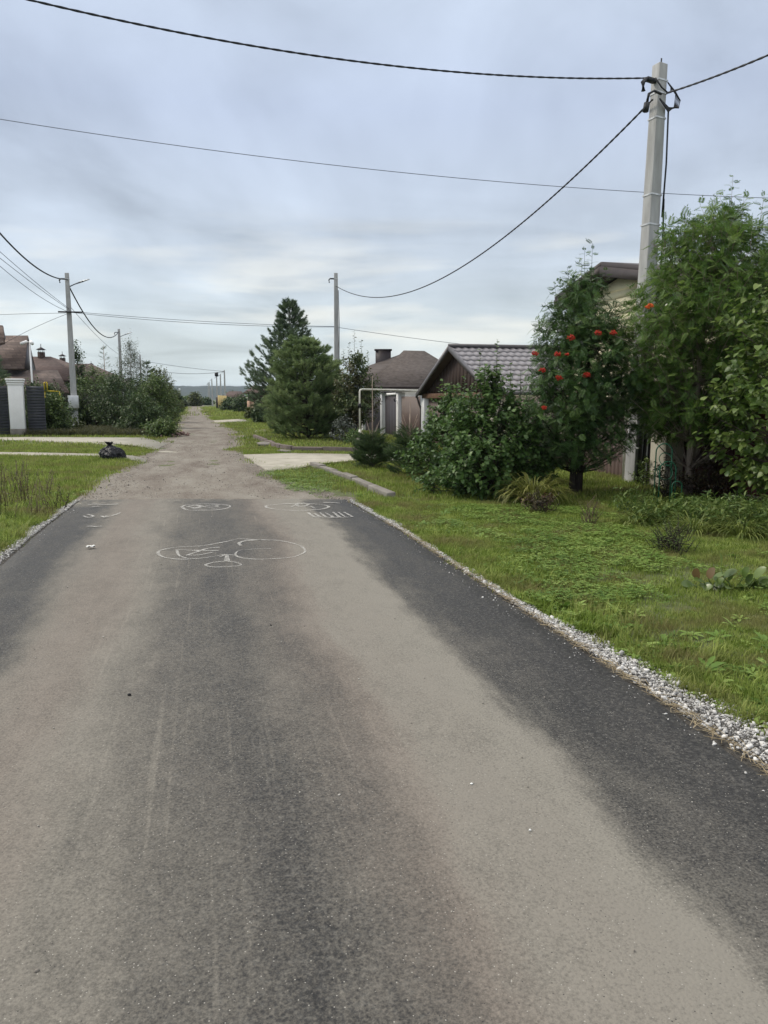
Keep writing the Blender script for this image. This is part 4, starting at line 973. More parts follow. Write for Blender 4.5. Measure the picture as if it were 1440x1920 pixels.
# loose stones on the dirt road and near its ragged edge
r = np.random.default_rng(71); n = 6500; Y = YE + .06 + (r.uniform(0, 1, n) ** 1.6) * 24; u = r.uniform(0, 1, n); u = np.where(r.uniform(0, 1, n) < .5, np.where(u < .5, u * .3, 1 - (1 - u) * .3), u)
X = dL(Y) + (dR(Y) - dL(Y)) * u
scatter('road_gravel', np.column_stack([X, Y, np.full(n, .036)]), stones, m_rub, 'loose stones scattered over the unpaved part of the street', 'gravel', scl=np.clip(r.lognormal(-5.0, .5, n), .004, .026), tilt=.4, seed=72)
n = 500; Y = r.uniform(2, YE, n); X = xl(Y) + (xr(Y) - xl(Y)) * r.uniform(.02, .98, n)
scatter('road_grit', np.column_stack([X, Y, np.full(n, ZA + .001)]), stones, m_rub, 'tiny grit lying on the dusty asphalt', 'grit', scl=np.clip(r.lognormal(-5.75, .45, n), .0015, .009), tilt=.3, seed=73)
r = np.random.default_rng(170); n = 420; Y = r.uniform(2.2, YE, n); X = np.where(r.uniform(0, 1, n) < .7, xr(Y) - np.abs(r.normal(0, .07, n)), xl(Y) + np.abs(r.normal(0, .06, n)))
scatter('spilled_gravel', np.column_stack([X, Y, np.full(n, ZA - .008)]), stones, m_stone, 'stray crushed stones spilled onto the asphalt edges', 'gravel', scl=np.clip(r.lognormal(-5.4, .45, n), .002, .011), tilt=.4, seed=171)
# brick rubble heap
bx_, by_ = G(334, 819)
n = 130; pr = np.abs(r.normal(0, .28, n)); an = r.uniform(0, 6.28, n)
scatter('brick_rubble', np.column_stack([bx_ + pr * np.cos(an) * 1.1, by_ + pr * np.sin(an) * 2.2, .05 + .22 * np.exp(-pr * 2) * r.uniform(.3, 1, n)]), stones, m_brick, 'small heap of reddish rubble at the foot of the hedge', 'rubble', scl=r.uniform(.03, .08, n), tilt=.6, seed=75)
# concrete scraps
for px, py, s_, lab in ((240, 846, .5, None), (293, 853, .35, None), (537, 846, .4, None), (505, 848, .3, None)):
    pass
def chunk(px, py, sx, sy, sz, rot, m, name, label, cat, seed):
    x, y = G(px, py); me = stone_mesh(seed, .9); o = obj(name, me, m, loc=(x, y, sz * .45 + .01), rot=(.1, .05, rot)); o.scale = (sx, sy, sz); return tag(o, label, cat)
chunk(498, 836, .42, .75, .10, .4, m_kerb2, 'concrete_chunk', 'broken pale concrete lump beside the curved kerb, larger one', 'rubble', 201)
chunk(533, 849, .30, .4, .08, 1.0, m_kerb2, 'concrete_chunk', 'broken pale concrete lump at the kerb corner', 'rubble', 202)
chunk(312, 850, .35, .16, .05, .2, m_path, 'concrete_chunk', 'flat concrete scrap at the left edge of the dirt road', 'rubble', 203)
chunk(546, 894, .22, .10, .03, .1, m_path, 'concrete_chunk', 'flat pale scrap in the grass near the end of the asphalt', 'rubble', 204)

# white paper scrap and pebbles on the asphalt
x, y = G(170, 1028, ZA)
V, F = grid(lambda a, b_: np.stack([(a - .5) * .09, (b_ - .5) * .07, .012 + .022 * np.abs(np.sin(a * 5 + b_ * 3)) * (1 - .6 * b_) + .01 * np.sin(b_ * 9)], -1), 7, 6)
m_paper = simple('white_paper', (.82, .82, .80), (.75, .75, .72), 8, .8, 0)
o = obj('paper_scrap', mesh_np('paper_scrap', V, F), m_paper, loc=(x, y, ZA), rot=(0, 0, .5)); sol = o.modifiers.new('s', 'SOLIDIFY'); sol.thickness = .002
tag(o, 'crumpled white paper scrap on the dark left strip of the asphalt', 'litter')
for px, py, s_, lab in ((242, 1304, .011, 'small black pebble on the asphalt, left of the centre, nearest the camera'), (508, 1173, .010, 'small black pebble on the asphalt above the dark centre strip')):
    x, y = G(px, py, ZA); o = obj('pebble', stone_mesh(int(px), .8), m_black, loc=(x, y, ZA + s_ * .5)); o.scale = (s_,) * 3; tag(o, lab, 'pebble')
for px, py, lab in ((884, 1470, 'tiny white chip on the dusty right wheel track'), (994, 1557, 'tiny white chip on the asphalt at lower right')):
    x, y = G(px, py, ZA); o = obj('stone_chip', stone_mesh(int(px), .6), m_paper, loc=(x, y, ZA + .002)); o.scale = (.007,) * 3; tag(o, lab, 'stone')

# ------------------------------------------------------------------ chalk drawings, laid on the asphalt
m_chalk, b = mat('chalk'); L(mixc(noise(geo(), 90, 3, .8), (.44, .43, .40), (.66, .65, .62)), b.inputs['Base Color']); b.inputs['Roughness'].default_value = 1.0
ch_n = noise(geo(), 130, 4, .8); ch_m = noise(geo(), 9, 3, .6)
trn = N('ShaderNodeBsdfTransparent'); mx = N('ShaderNodeMixShader')
L(ramp(mth('ADD', mth('MULTIPLY', ch_n, .75), mth('MULTIPLY', ch_m, .35)), [(.44, 0.0), (.64, .80)]), mx.inputs[0]); L(trn.outputs[0], mx.inputs[1]); L(b.outputs[0], mx.inputs[2]); L(mx.outputs[0], nt.nodes['Material Output'].inputs[0])
def chalk(label, strokes, wd=.028):
    mb = MB()
    for st_ in strokes:
        w_ = wd
        if isinstance(st_, tuple): st_, w_ = st_
        P_ = np.array([G(x_, y_, ZA + .004) for x_, y_ in st_]); 
        # smooth through the points
        if len(P_) > 2:
            k = np.arange(len(P_)); kk = np.linspace(0, len(P_) - 1, len(P_) * 6)
            out_ = []
            for q in kk:
                i_ = min(int(q), len(P_) - 2); f = q - i_; p0 = P_[max(i_ - 1, 0)]; p1_, p2_ = P_[i_], P_[i_ + 1]; p3 = P_[min(i_ + 2, len(P_) - 1)]
                out_.append(.5 * ((2 * p1_) + (-p0 + p2_) * f + (2 * p0 - 5 * p1_ + 4 * p2_ - p3) * f * f + (-p0 + 3 * p1_ - 3 * p2_ + p3) * f ** 3))
            P_ = np.array(out_)
        T = np.gradient(P_, axis=0); T /= np.linalg.norm(T, axis=1)[:, None] + 1e-9; wv = w_ * (.95 + .5 * sn(P_[:, 0] * 9, P_[:, 1] * 9, 17, 3)); P_ = P_ + .010 * np.column_stack([sn(P_[:, 0] * 8, P_[:, 1] * 8, 18, 3), sn(P_[:, 0] * 8, P_[:, 1] * 8, 19, 3)]); S = np.stack([-T[:, 1], T[:, 0]], -1) * wv[:, None] / 2
        n = len(P_); z = np.full(n, ZA + .004); V = np.concatenate([np.column_stack([P_ + S, z]), np.column_stack([P_ - S, z])]); i_ = np.arange(n - 1)
        mb.add(V, np.stack([i_, i_ + n, i_ + 1 + n, i_ + 1], -1))
    return tag(mb.build('chalk_drawing', m_chalk), label, 'drawing', 'chalk drawings on the asphalt')
chalk('large chalk drawing of looping shapes across the middle of the road', [
    [(448, 1010), (420, 1016), (380, 1023), (340, 1025), (310, 1029), (297, 1035), (302, 1043), (330, 1048), (370, 1047), (400, 1043), (425, 1039)],
    [(448, 1010), (480, 1012), (520, 1013), (552, 1019), (570, 1028), (568, 1037), (545, 1045), (500, 1048), (460, 1047), (441, 1040), (450, 1032), (475, 1029), (508, 1028)],
    [(448, 1018), (460, 1014), (490, 1012)], [(448, 1018), (452, 1023)],
    [(330, 1030), (336, 1041), (350, 1046)], [(330, 1030), (365, 1032), (410, 1032)], [(350, 1041), (372, 1034), (390, 1028), (412, 1026)], [(350, 1041), (375, 1040), (400, 1035)],
    ([(425, 1040), (424, 1052)], .045), [(441, 1041), (425, 1040), (410, 1044)],
    [(424, 1052), (400, 1054), (386, 1059), (400, 1063), (430, 1062), (450, 1060), (444, 1055), (424, 1052)]], .030)
chalk('small white chalk oval with scribbles at the far end of the asphalt', [
    [(340, 950), (352, 946), (385, 944.5), (418, 946), (432, 949), (420, 954), (385, 957), (352, 956), (340, 950)], ([(352, 950), (365, 947), (378, 949), (366, 952), (356, 951)], .06), ([(378, 949), (395, 951), (410, 949), (400, 947), (385, 948)], .05), [(362, 954), (390, 955), (412, 952)]], .042)
chalk('faint chalk oval with a small white figure at the right of the far end', [
    [(498, 948), (515, 946), (545, 944), (590, 945), (616, 949), (605, 954), (560, 957), (520, 955), (500, 951), (498, 948)],
    ([(560, 943), (556, 948), (568, 950), (578, 946), (568, 943)], .05), [(545, 950), (560, 947), (580, 949), (590, 953)], ([(606, 942), (622, 942), (636, 943)], .05)], .036)
chalk('chalk comb of short teeth on the right side of the far end', [
    [(587, 969), (620, 970), (661, 969)], [(590, 969), (578, 961)], [(602, 970), (590, 962)], [(612, 970), (600, 961)], [(625, 970), (610, 961)], [(637, 970), (624, 960)], [(648, 970), (634, 960)], [(661, 969), (645, 960)]], .040)
chalk('faint chalk scribbles on the dark left corner of the far end', [
    ([(165, 946), (180, 945), (198, 946), (222, 945)], .07), ([(172, 950), (186, 949)], .05), [(156, 967), (165, 970), (174, 967), (164, 964)], [(190, 967), (196, 970), (200, 967)], [(196, 970), (212, 966), (222, 963), (226, 961)], ([(165, 986), (180, 987), (192, 986)], .05)], .036)

# ------------------------------------------------------------------ leaves
def leaf_flat(outline, fold=.25, droop=.2):
    """leaf along +Y from an outline list of (half width, y) ; two halves folded on the midrib"""
    ys_ = [y for _, y in outline]; n = len(outline)
    V = [(0, y, -droop * y * y) for y in ys_]
    V += [(w_, y, fold * w_ - droop * y * y) for w_, y in outline] + [(-w_, y, fold * w_ - droop * y * y) for w_, y in outline]
    F = []
    for i_ in range(n - 1): F += [(i_, n + i_, n + i_ + 1, i_ + 1), (i_, i_ + 1, 2 * n + i_ + 1, 2 * n + i_)]
    return np.array(V, float), [np.array(F)]
def compound_leaf(pairs=6, L0=.37, W0=.100, droop=.35, spread=1.05):
    V, F = [], []
    def leaflet(p, ang, ln, wd, sd_):
        d = np.array([math.sin(ang), math.cos(ang), 0]); s_ = np.array([d[1], -d[0], 0]); i0 = len(V)
        for a, b_ in ((0, 0), (.45, .5), (1, 0), (.45, -.5)):
            q_ = p + d * ln * a + s_ * wd * b_; q_[2] = p[2] - .25 * a * ln * abs(math.sin(ang)) - .0; V.append(q_)
        F.append((i0, i0 + 1, i0 + 2, i0 + 3))
    for k in range(pairs):
        y = .22 + .72 * k / pairs; p = np.array([0, y, -droop * y * y]); ln = L0 * (1 - .35 * abs(k / pairs - .35))
        for sd_ in (-1, 1): leaflet(p, sd_ * spread, ln, W0, sd_)
    leaflet(np.array([0, .92, -droop * .92 ** 2]), 0, L0 * .9, W0, 1)
    i0 = len(V)
    for y in (0, .5, 1.0): V += [np.array([-.008, y, -droop * y * y + .005]), np.array([.008, y, -droop * y * y + .005])]
    F += [(i0, i0 + 1, i0 + 3, i0 + 2), (i0 + 2, i0 + 3, i0 + 5, i0 + 4)]
    return np.array(V), [np.array(F)]
ROWAN = compound_leaf()
HEART = leaf_flat([(0, 0), (.30, -.06), (.46, .14), (.46, .40), (.30, .70), (0, 1.0)], .22, .25)
LOBED = leaf_flat([(0, 0), (.34, .05), (.42, .30), (.26, .42), (.38, .66), (.16, .74), (0, 1.0)], .2, .25)
OVAL = leaf_flat([(0, 0), (.24, .25), (.27, .5), (.15, .82), (0, 1.0)], .25, .25)
DIAM = (np.array([(0, 0, 0), (.3, .5, .05), (0, 1, -.12), (-.3, .5, .05)], float), [np.array([(0, 1, 2, 3)])])
NARROW = (np.array([(0, 0, 0), (.14, .45, .02), (0, 1, -.18), (-.14, .45, .02)], float), [np.array([(0, 1, 2, 3)])])
def nrm(a): return a / (np.linalg.norm(a, axis=-1, keepdims=True) + 1e-9)

def broadleaf(name, label, cat, base, H, R, z0, n_sh, sh_len, n_leaf, lsize, proto, lm, bark, seed, stems=1, trunk_r=.07, group=None, up=.45, rag=.25, extra=(), leafname='leaf', parts=300, fork=.35, profile=None, ell=(1, 1), center=None, droop=.1, trunkname='trunk', shell=.38, trunk_top=.85):
    """trunk(s) with limbs, shoots through the crown's volume, every shoot carrying leaves; the leaves nearest the street are parts"""
    r = np.random.default_rng(seed)
    t = empty(name, (*base, 0), 0, label, cat, group)
    center = center or (0, 0); prof = profile or (lambda f: math.sin(min(1, (f * .94 + .06)) ** .75 * math.pi) ** .62)
    ph = r.uniform(0, 6.28, 8)
    def rad(f, a): return R * prof(f) * (1 + rag * (math.sin(3 * a + 7 * f + ph[0]) * .4 + math.sin(2 * a - 11 * f + ph[1]) * .35 + math.sin(5 * a + 17 * f + ph[2]) * .3))
    tr = MB(); spine = []
    for s_ in range(stems):
        a0 = 6.28 * s_ / stems + ph[3]; tip = np.array([center[0] + .28 * R * math.cos(a0) * (stems > 1), center[1] + .28 * R * math.sin(a0) * (stems > 1), z0 + (H - z0) * trunk_top])
        n = 9; tt = np.linspace(0, 1, n)
        b0 = np.array([.05 * math.cos(a0), .05 * math.sin(a0), 0]) * (stems > 1)
        pts = b0 + (tip - b0) * tt[:, None]; pts[:, :2] += (b0[:2] - tip[:2]) * (fork * np.sin(tt * math.pi))[:, None] * .6
        pts[1:-1, :2] += r.normal(0, .018 * H / 4, (n - 2, 2)); pts[0, 2] = -.1
        rr = trunk_r * (1 - .85 * tt) ** .9 * (1 if stems == 1 else .75); rr[0] *= 1.35
        tr.tube(pts, rr, 8); spine.append((pts, rr))
    S0, D0 = [], []
    for k in range(n_sh):
        while True:
            f = r.uniform(0, 1)
            if r.uniform(0, 1) < max(prof(f), .12): break
        a = r.uniform(0, 6.28); q_ = r.uniform(0, 1) ** shell
        rr_ = rad(f, a) * q_; z = z0 + (H - z0) * f
        p = np.array([center[0] + rr_ * math.cos(a) * ell[0], center[1] + rr_ * math.sin(a) * ell[1], z])
        d = np.array([math.cos(a) * .8, math.sin(a) * .8, up + .5 * f]) + r.normal(0, .28, 3); d /= np.linalg.norm(d)
        S0.append(p - d * sh_len * .5); D0.append(d)
        sp__, sr = spine[r.integers(0, stems)]; hz_ = max(.15, z - .35 * rr_ - .2); i_ = int(np.argmin(abs(sp__[:, 2] - hz_)))
        if k % 2 == 0:
            A_ = sp__[i_]; B_ = p - d * sh_len * .5; M_ = (A_ + B_) / 2 + np.array([0, 0, -.08 * np.linalg.norm(B_ - A_)])
            w_ = max(.006, sr[i_] * .28) * (1.5 if k % 8 == 0 else 1)
            tr.tube([A_, M_, B_], [w_, w_ * .65, .004], 4, cap=False)
    for (x_, y_, z_, dx_, dy_) in extra:        # long leaders that stick out of the crown
        S0.append(np.array([x_, y_, z_])); D0.append(nrm(np.array([dx_, dy_, 1.0])))
    T, D, Sz = [], [], []
    ne = len(extra)
    for k, (p, d) in enumerate(zip(S0, D0)):
        lead = k >= len(S0) - ne; ln = sh_len * (r.uniform(.7, 1.3) if not lead else r.uniform(1.5, 2.1)); m_ = int(n_leaf * (1 if not lead else 1.5))
        tr.tube([p, p + d * ln * .5, p + d * ln], [.006, .004, .002], 3, cap=False)
        sd_ = nrm(np.cross(d, (0.3, .2, .9))); s2 = np.cross(d, sd_)
        for j in range(m_):
            a = j * 2.4 + k; f = (j + .6) / m_
            radial = sd_ * math.cos(a) + s2 * math.sin(a)
            dd = radial + d * .55 + np.array([0, 0, -droop]) + r.normal(0, .16, 3)
            T.append(p + d * ln * f); D.append(dd); Sz.append(lsize * r.uniform(.7, 1.15) * (1 - .25 * f * lead))
    T, D, Sz = np.array(T), np.array(D), np.array(Sz)
    Nn = np.tile(np.array([0, 0, 1.0]), (len(T), 1)) + r.normal(0, .38, (len(T), 3)) - nrm(D) * .15
    M = frames(D, Nn, Sz); v = np.clip(r.normal(.45, .24, len(T)), 0, 1)
    tr.build(trunkname, bark, t, smooth=True)
    # nearest-to-camera leaves on the outside become parts
    cam_ = np.array([-base[0], -base[1], CAMH]); dist = np.linalg.norm(T - cam_ / np.linalg.norm(cam_) * 0 - 0, axis=1)
    facing = (T - np.array([center[0], center[1], 0])) @ (np.array([cam_[0], cam_[1], 0]) / np.linalg.norm(cam_[:2]))
    order = np.argsort(-(facing + r.uniform(0, .25, len(T)))); pick = order[:parts]; rest = order[parts:]
    fo = MB(); fo.inst(proto[0], proto[1], M[rest], T[rest], v[rest])
    tag(fo.build('foliage', lm, t), kind='stuff')
    pm = []
    for q_ in range(6):
        me = mesh_np(leafname, proto[0], proto[1], np.full(len(proto[0]), .1 + .14 * q_)); me.materials.append(lm); pm.append(me)
    for i_ in pick:
        o = bpy.data.objects.new(leafname, pm[int(v[i_] * 5.99)]); COL.objects.link(o); o.parent = t
        X = M[i_]; o.matrix_local = Matrix(((X[0, 0], X[0, 1], X[0, 2], T[i_, 0]), (X[1, 0], X[1, 1], X[1, 2], T[i_, 1]), (X[2, 0], X[2, 1], X[2, 2], T[i_, 2]), (0, 0, 0, 1)))
    return t
m_rowA = leafmat('rowan_leaf_dark', (.028, .066, .022), (.062, .125, .036), (.13, .205, .062), .22, .42)
m_rowB = leafmat('rowan_leaf', (.042, .090, .020), (.098, .178, .038), (.20, .29, .072), .38, .45)
m_lime = leafmat('broad_leaf', (.048, .096, .018), (.100, .165, .034), (.21, .275, .08), .36, .42)
m_vib = leafmat('viburnum_leaf', (.036, .078, .022), (.075, .145, .038), (.15, .23, .07), .3, .42)
def berries(tree, pix, m, base, seed, Yoff=-.75, siz=.062):
    r = np.random.default_rng(seed)
    g_ = stone_mesh(7, 1.0); gv = np.array([v.co for v in g_.vertices]); gf = np.array([list(p.vertices) for p in g_.polygons])
    for px, py, sc_ in pix:
        c_ = np.array(P(px, py, base[1] + Yoff)) - np.array([*base, 0]); mb = MB(); n = int(48 * sc_)
        dd = nrm(r.normal(0, 1, (n, 3))) * (r.uniform(0, 1, (n, 1)) ** .4) * siz * sc_ * np.array([1.15, .8, .75])
        mb.inst(gv, [gf], np.tile(np.eye(3) * .0135, (n, 1, 1)), c_ + dd, np.full(n, .5)); pass
        mb.build('berry_cluster', m, tree, smooth=True)
# rowan A
bA = G(1078, 926); kA = bA[1] / FPX
topA = P(1098, 490, bA[1])[2]
profA = lambda f: np.interp(f, [0, .08, .25, .45, .62, .8, .93, 1], [.62, .90, 1.0, .95, .80, .58, .30, .08])
exA = [(P(x, 748, bA[1])[0] - bA[0], r_, P(x, y, bA[1])[2] - .35, dx, 0) for x, y, dx, r_ in ((1100, 492, .0, 0), (1092, 505, -.05, .1), (1062, 528, -.15, -.1), (1122, 520, .12, .05), (1045, 560, -.2, 0), (1080, 510, -.02, -.1))]
rowA = broadleaf('rowan_tree', 'dark rowan tree with red berry clusters on a short trunk, left of the tall pole', 'tree', bA, topA - .22, 98 * kA, .58, 640, .34, 10, .175, ROWAN, m_rowA, m_barkd, 11, stems=2, trunk_r=.085, profile=profA, extra=exA, rag=.30, trunk_top=.8)
berries(rowA, [(1071, 633, 1), (1045, 664, .9), (1003, 663, .8), (1017, 694, .8), (1048, 708, .95), (1100, 703, 1), (1121, 624, .9), (1150, 624, .9), (1020, 765, .7), (1063, 664, .5)], m_berry, bA, 3, -.95)
# rowan B
bB = G(1290, 930); kB = bB[1] / FPX
cB = (P(1322, 748, bB[1])[0] - bB[0], .1)
topB = P(1350, 395, bB[1])[2]
profB = lambda f: np.interp(f, [0, .1, .27, .5, .63, .76, .88, 1], [.66, .88, 1.02, .98, .88, .72, .58, .22])
exB = [(P(x, 748, bB[1])[0] - bB[0], yy_, P(x, y, bB[1])[2] - .35, dx, 0) for x, y, dx, yy_ in ((1348, 368, 0, 0), (1372, 395, .05, .1), (1395, 400, .1, -.1), (1320, 395, -.06, 0), (1275, 430, -.1, .1), (1290, 440, -.05, -.1), (1418, 440, .12, 0), (1335, 385, 0, .15), (1262, 455, -.2, 0), (1430, 470, .1, 0))]
rowB = broadleaf('rowan_tree', 'tall spreading rowan tree with a pale forked trunk, right of the tall pole', 'tree', bB, topB, 152 * kB, 1.0, 1300, .34, 10, .175, ROWAN, m_rowB, m_barkp, 12, stems=2, trunk_r=.10, profile=profB, extra=exB, rag=.28, center=cB, trunk_top=.75)
mb = MB(); mb.tube([(0, 0, -.1), (.02, 0, .6), (.16, 0, 1.1), (.45, .05, 1.8), (.8, .1, 2.4)], [.075, .065, .055, .045, .02], 8); mb.build('limb', m_barkp, rowB, smooth=True)
berries(rowB, [(1217, 574, .95)], m_berryo, bB, 4, -.9)
# broad-leaved tree at the right edge
bL_ = (P(1478, 748, 11.2)[0], 11.2)
profL = lambda f: np.interp(f, [0, .15, .4, .7, .9, 1], [.75, .88, 1.35, 1.0, .75, .3])
lime = broadleaf('broadleaf_tree', 'bushy tree with large bright heart shaped leaves at the right edge', 'tree', bL_, P(1440, 530, 11.2)[2], 0.92, .45, 330, .32, 9, .105, HEART, m_lime, m_bark, 13, stems=2, trunk_r=.05, rag=.3, profile=profL, droop=.35)
# viburnum bush
bV = G(918, 930); kV = bV[1] / FPX; 
profV = lambda f: np.interp(f, [0, .12, .35, .6, .8, .93, 1], [.66, .92, 1.0, .84, .56, .32, .12])
profW = lambda f: np.interp(f, [0, .1, .3, .5, .7, .85, 1], [.86, 1.0, .97, .78, .52, .30, .10])
exV = [(P(x, 748, bV[1])[0] - bV[0], yy_, P(x, y, bV[1])[2] - .45, 0, 0) for x, y, yy_ in ((930, 650, 0), (900, 668, .1), (905, 690, -.2), (958, 690, .1), (870, 705, 0), (882, 720, -.2), (975, 700, 0))]
vib = broadleaf('viburnum_bush', 'large dark lobed-leaf bush in front of the lilac roofed garage', 'bush', bV, P(920, 700, bV[1])[2], 108 * kV, .05, 720, .30, 10, .088, LOBED, m_vib, m_barkd, 14, stems=4, trunk_r=.035, rag=.30, profile=profW, extra=exV, ell=(1.0, .8), trunkname='stems')
bV2 = G(845, 905)
vib2 = broadleaf('viburnum_bush', 'lower left half of the lobed-leaf bush, reaching over the small spruce', 'bush', bV2, P(842, 728, bV2[1])[2], 82 * bV2[1] / FPX, .05, 460, .30, 10, .085, LOBED, m_vib, m_barkd, 15, stems=3, trunk_r=.03, rag=.3, trunkname='stems', profile=profW)
bV3 = G(990, 905)
vib3 = broadleaf('shrub', 'dark leafy shrub filling the gap between the lobed-leaf bush and the dark rowan', 'bush', bV3, P(990, 760, bV3[1])[2], 62 * bV3[1] / FPX, .05, 260, .28, 9, .085, OVAL, m_vib, m_barkd, 16, stems=3, trunk_r=.025, rag=.25, trunkname='stems', parts=150, profile=profV)

# ------------------------------------------------------------------ conifers
def tuft(n, ln, sl, wd, seed, spread=.9):
    """a shoot along +Y with needles"""
    r = np.random.default_rng(seed); V, F = [], []
    for k in range(n):
        y = sl * (k / n) ** .9; a = r.uniform(0, 6.28); d = np.array([math.cos(a) * spread, .75 + .5 * k / n, math.sin(a) * spread]); d /= np.linalg.norm(d)
        s_ = np.cross(d, r.normal(0, 1, 3)); s_ /= np.linalg.norm(s_); p = np.array([0, y, 0]); i0 = len(V)
        l_ = ln * r.uniform(.75, 1.1); V += [p - s_ * wd / 2, p + s_ * wd / 2, p + d * l_]; F.append((i0, i0 + 1, i0 + 2))
    return np.array(V), [np.array(F)]
m_pineA = leafmat('pine_needle', (.060, .100, .040), (.130, .195, .076), (.26, .33, .145), .34, .55)
m_pineB = leafmat('pine_needle_blue', (.034, .064, .038), (.078, .125, .070), (.15, .205, .115), .25, .55)
m_spr = leafmat('spruce_needle', (.022, .048, .018), (.046, .085, .030), (.09, .14, .050), .15, .5)
def conifer(name, label, base, H, Rb, z0, m, seed, whorls=15, per=8, tuf=(46, .13, .20, .016), nt_=15, rise=.35, prof=None, trunk_r=.08, lean=0, group=None, cat='tree', out_t=.95, bark=None, kinds=4, thin=1.0):
    r = np.random.default_rng(seed); t = empty(name, (*base, 0), 0, label, cat, group)
    tr = MB(); tr.tube([(0, 0, -.1), (lean * .5, 0, H * .5), (lean, 0, H)], [trunk_r, trunk_r * .6, .012], 8)
    prof = prof or (lambda f: (1 - f) ** .75 * (.55 + .45 * min(1, f / .12)))
    T, D, v = [], [], []
    for w_ in range(whorls):
        f = (w_ + .3) / whorls; z = z0 + (H - z0) * f
        for b_ in range(per):
            a = 6.28 * b_ / per + w_ * 1.1 + r.normal(0, .2); ln = Rb * prof(f) * r.uniform(.72, 1.15); zz = z + r.normal(0, .1)
            n = 7; s_ = np.linspace(0, 1, n); pts = np.column_stack([lean * f + ln * s_ * math.cos(a), ln * s_ * math.sin(a), zz + ln * (rise * s_ ** 1.6 - .06 * s_)])
            tr.tube(pts, np.linspace(max(.008, .02 * ln), .006, n), 4, cap=False)
            dirb = np.array([math.cos(a), math.sin(a), 0]); per_ = np.array([-math.sin(a), math.cos(a), 0]); cnt = max(3, int(nt_ * (.35 + ln / Rb) * thin))
            shade_v = r.normal(.45, .16)
            for k in range(cnt):
                s1 = r.uniform(.25, 1) ** .7; p = np.array([np.interp(s1, s_, pts[:, i_]) for i_ in range(3)]); sdv = r.normal(0, 1)
                off = per_ * sdv * .30 * ln * (1.15 - s1 * .8) + np.array([0, 0, r.uniform(-.03, .10) * ln])
                d = dirb * (.75 + .3 * s1) + per_ * sdv * .55 + np.array([0, 0, r.uniform(.3, out_t)]); q_ = p + off
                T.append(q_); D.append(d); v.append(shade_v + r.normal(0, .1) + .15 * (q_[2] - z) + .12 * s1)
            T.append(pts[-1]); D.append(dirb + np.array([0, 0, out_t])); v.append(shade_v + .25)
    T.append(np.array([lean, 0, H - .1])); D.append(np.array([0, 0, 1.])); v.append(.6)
    for k in range(5): a = 1.25 * k; T.append(np.array([lean, 0, H - .25])); D.append(np.array([math.cos(a) * .5, math.sin(a) * .5, 1.])); v.append(.6)
    T, D, v = np.array(T), np.array(D), np.clip(v, 0, 1)
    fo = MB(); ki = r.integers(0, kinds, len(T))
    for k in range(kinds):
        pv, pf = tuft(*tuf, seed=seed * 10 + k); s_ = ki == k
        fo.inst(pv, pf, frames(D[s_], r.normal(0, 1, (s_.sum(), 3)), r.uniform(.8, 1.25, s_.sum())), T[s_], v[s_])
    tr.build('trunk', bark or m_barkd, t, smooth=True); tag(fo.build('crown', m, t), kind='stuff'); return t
Yp1 = G(580, 823)[1]; k1 = Yp1 / FPX
pf1 = lambda f: np.interp(f, [0, .1, .3, .55, .8, 1], [.92, 1.0, .97, .84, .56, .14])
conifer('pine_tree', 'bushy mid green pine tree in front, its crown reaching the grass beside the kerb', (P(578, 748, Yp1)[0], Yp1), P(560, 645, Yp1)[2] + .2, 78 * k1, .02, m_pineA, 21, whorls=15, per=10, nt_=22, prof=pf1, out_t=1.2, lean=-.15)
Yp0 = 39.0; k0 = Yp0 / FPX
pf0 = lambda f: np.interp(f, [0, .12, .3, .5, .7, .85, 1], [.9, 1.0, .92, .66, .42, .26, .05])
conifer('pine_tree', 'taller blue green pine tree behind, with upswept gappy branches on its left', (P(545, 748, Yp0)[0], Yp0), P(545, 566, Yp0)[2], 80 * k0, .05, m_pineB, 22, whorls=16, per=9, nt_=20, prof=pf0, rise=.75, out_t=1.6)
Yp2 = 33.5
conifer('pine_tree', 'lower pine bush at the right foot of the big pines', (P(622, 748, Yp2)[0], Yp2), P(625, 700, Yp2)[2], 36 * Yp2 / FPX, .1, m_pineA, 23, whorls=9, per=8, nt_=12, prof=pf1)
# small spruces with bare leaders
def spruce(base, H, R, label, seed, lead):
    t = conifer('spruce_tree', label, base, H, R, .04, m_spr, seed, whorls=9, per=11, tuf=(60, .030, .19, .0055, ), nt_=15, rise=.45, prof=lambda f: np.interp(f, [0, .3, .6, 1], [1.0, .95, .72, .25]), trunk_r=.03, out_t=.8, group='small bushy spruces', bark=m_bark)
    mb = MB(); mb.tube([(0, 0, H * .5), (.01, 0, H + .2), (.005, 0, lead)], [.022, .016, .008], 6)
    r = np.random.default_rng(seed)
    for k, zz in enumerate((H * .82, H * 1.02, H * 1.15)):
        for j in range(4): a = j * 1.57 + k * .8; ln = R * .7 * (1 - .2 * k) * r.uniform(.7, 1.1); mb.tube([(0, 0, zz - .05), (ln * .6 * math.cos(a), ln * .6 * math.sin(a), zz + .12), (ln * math.cos(a), ln * math.sin(a), zz + .32)], [.009, .007, .004], 4)
    mb.build('leader', m_barkp, t, smooth=True); return t
bS1 = G(698, 879); spruce(bS1, P(0, 822, bS1[1])[2], 30 * bS1[1] / FPX, 'small bushy spruce with a tall bare leader, left of the pair', 31, P(0, 705, bS1[1])[2])
bS2 = G(768, 892); spruce(bS2, P(0, 815, bS2[1])[2], 37 * bS2[1] / FPX, 'small bushy spruce touching the lobed-leaf bush, right of the pair', 32, P(0, 755, bS2[1])[2])
